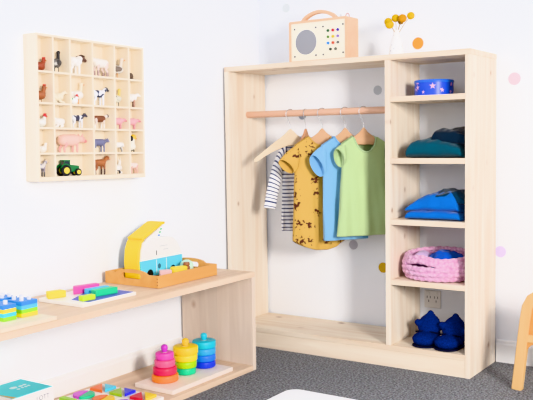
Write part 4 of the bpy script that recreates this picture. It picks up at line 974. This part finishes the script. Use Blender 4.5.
# slippers
fuzz = mat('navy_fleece', (16, 36, 104), 0.95, bump=1.0, bscale=300, vary=0.6, spec=0.1)
soleM = mat('slipper_sole', (18, 22, 48), 0.9); cuffM = mat('slipper_opening', (10, 14, 40), 0.95)
def slipper(x, y, rz, label):
    root = empty('bootie_slipper', (x, y, ZB+0.0006), rz, label=label, cat='slipper', group='pair of navy bootie slippers')
    NV = (22, 48, 136)
    P = [('e', (0, -0.052, 0.026), (0.047, 0.052, 0.026), NV), ('e', (0, -0.010, 0.026), (0.044, 0.058, 0.027), NV), ('c', (0, 0.030, 0.030), (0, -0.004, 0.030), 0.036, 0.038, NV),
         ('e', (0, 0.006, 0.056), (0.043, 0.044, 0.034), NV), ('c', (0, 0.014, 0.070), (0.001, 0.018, 0.090), 0.042, 0.026, NV), ('c', (0.001, 0.018, 0.092), (0.002, 0.020, 0.112), 0.022, 0.0125, NV),
         ('c', (-0.022, 0.0, 0.066), (-0.040, -0.012, 0.080), 0.022, 0.0125, NV), ('c', (0.022, 0.004, 0.060), (0.043, 0.002, 0.062), 0.022, 0.0125, NV)]
    me = blob_mesh('slipper_upper', P, 0.003, None, 3)
    for v_ in me.vertices:
        n1 = noise.noise(v_.co*230); v_.co += v_.normal*0.0022*n1
        v_.co.z = max(v_.co.z, 0.001)
    obj('slipper_upper', me, fuzz, root, smooth=3)
    k = MB(); pts = []
    for i in range(13):
        t = -1+2*i/12; pts.append((0.0435*t, -0.030-0.012*(1-t*t)+0.006, 0.048-0.006*t*t+0.003))
    k.tube(pts, [0.0034]*13, 8).build('slipper_seam_band', cuffM, root, smooth=3)
    sl = rrect(-0.046, 0.046, -0.102, 0.058, 0.044, 8)
    MB().prism(sl, 'z', 0, 0.006).build('slipper_sole', soleM, root, bevel=0.002, smooth=0.7)
slipper(0.888, -0.165, 0.10, 'left navy fleece bootie slipper on the bottom wardrobe shelf')
slipper(0.990, -0.172, -0.06, 'right navy fleece bootie slipper on the bottom wardrobe shelf')

# ------------------------------------------------------------------ child's chair and rug
CH_ = wood('chair_beech', (230, 190, 134), (214, 168, 110), 'z', 'y', knots=False); CP = wood('chair_ply', (214, 156, 92), (200, 140, 78), 'x', 'y', knots=False)
ch = empty('child_chair', (1.266, -0.325, 0), label='small wooden toddler chair with rounded back right of the wardrobe', cat='chair')
cw, ct = 0.330, 0.030
def bent(xf, w_): return xf
for s in (0, 1):
    X = lambda x: x if s == 0 else cw-x
    # back leg sweeps up into the rounded top of the back
    path = [(-0.004, 0.0), (0.005, 0.08), (0.015, 0.17), (0.024, 0.25), (0.032, 0.300), (0.050, 0.336), (0.085, 0.360), (0.125, 0.370), (cw/2, 0.372)]
    rings_ = []
    for i, (x, z) in enumerate(path):
        a = Vector(path[max(i-1, 0)]); b2 = Vector(path[min(i+1, len(path)-1)]); d = (b2-a).normalized(); nn = Vector((d.y, -d.x))
        wdt = 0.036 if i < 5 else 0.036-0.0016*(i-4)
        p = Vector((x, z)); q_ = p + nn*wdt
        rings_.append([Vector((X(p.x), 0, p.y)), Vector((X(q_.x), 0, q_.y)), Vector((X(q_.x), ct, q_.y)), Vector((X(p.x), ct, p.y))])
    MB().loft(rings_).build('back_leg', CH_, ch, bevel=0.004, smooth=0.7)
    MB().prism([(X(0.010), 0), (X(0.044), 0), (X(0.052), 0.178), (X(0.020), 0.178)], 'y', 0.262, 0.290).build('front_leg', CH_, ch, bevel=0.004)
pan = [(0.045, 0.200), (cw-0.045, 0.200), (cw-0.054, 0.28), (cw-0.068, 0.318), (cw-0.10, 0.338), (cw/2, 0.342), (0.10, 0.338), (0.068, 0.318), (0.054, 0.28)]
MB().prism(pan, 'y', 0.009, 0.021).build('back_panel', CP, ch, bevel=0.001)
MB().box(0.044, cw-0.044, 0.002, 0.028, 0.172, 0.200).build('seat_rail', CH_, ch, bevel=0.003)
MB().prism(rrect(0.020, cw-0.020, 0.031, 0.300, 0.03, 6), 'z', 0.1785, 0.194).build('seat', CP, ch, bevel=0.003)
for s in (0, 1):
    X = lambda x: x if s == 0 else cw-x
    arcp = [(X(0.040), 0.172), (X(0.095), 0.172)] + [(X(0.095-0.055*math.sin(t)), 0.117+0.055*math.cos(t)) for t in [PI/2*i/8 for i in range(1, 9)]]
    MB().prism(arcp, 'y', 0.006, 0.024).build('corner_bracket', CP, ch, bevel=0.001)

rg = MB().prism(rrect(0.606, 1.75, -1.95, -0.728, 0.045, 10), 'z', 0.0004, 0.008).build('floor_rug', mat('white_rug_pile', (246, 246, 247), 0.9, bump=0.3, bscale=150), bevel=0.0035, seg=3, smooth=0.8)
tag(rg, 'plain white rug with rounded corner lying on the grey carpet', 'rug')

# ------------------------------------------------------------------ camera
yaw, pit, rol = math.radians(33.981), math.radians(4.1304), math.radians(-0.8996)
fwd = Vector((-math.sin(yaw)*math.cos(pit), math.cos(yaw)*math.cos(pit), -math.sin(pit)))
r0 = Vector((math.cos(yaw), math.sin(yaw), 0)); u0 = r0.cross(fwd)
rv = r0*math.cos(rol)+u0*math.sin(rol); uv = u0*math.cos(rol)-r0*math.sin(rol)
cam = bpy.data.cameras.new('camera'); co = bpy.data.objects.new('camera', cam); C.objects.link(co)
Mc = Matrix((rv, uv, -fwd)).transposed().to_4x4(); Mc.translation = Vector((2.1576, -3.1686, 0.8855)); co.matrix_world = Mc
cam.sensor_width = 36; cam.lens = 830.55*36/533; cam.clip_start = 0.05
bpy.context.scene.camera = co

# ------------------------------------------------------------------ light
def area(name, loc, target, sx, sy, power, rgb):
    l = bpy.data.lights.new(name, 'AREA'); l.shape = 'RECTANGLE'; l.size = sx; l.size_y = sy; l.energy = power; l.color = lin(rgb)[:3]
    o = bpy.data.objects.new(name, l); C.objects.link(o); o.location = loc
    o.rotation_euler = (Vector(target)-Vector(loc)).to_track_quat('-Z', 'Y').to_euler()
    return o
area('window_light', (3.55, -2.65, 1.35), (0.5, -0.1, 0.6), 0.55, 0.8, 150, (255, 251, 247))
area('side_window_light', (4.2, -0.75, 1.5), (0.0, -0.9, 0.6), 1.2, 1.4, 17, (250, 250, 255))
area('added_front_fill', (1.2, -4.3, 1.7), (0.5, -0.4, 0.5), 2.4, 1.6, 26, (248, 250, 255))  # added frontal fill lamp, brightens the wardrobe interior
wd = bpy.data.worlds.new('room_light'); bpy.context.scene.world = wd; wd.use_nodes = True
bg = wd.node_tree.nodes['Background']; bg.inputs['Color'].default_value = lin((228, 236, 255)); bg.inputs['Strength'].default_value = 0.56
vs = bpy.context.scene.view_settings; vs.view_transform = 'Khronos PBR Neutral'; vs.look = 'None'; vs.exposure = 0.03; vs.gamma = 1.0
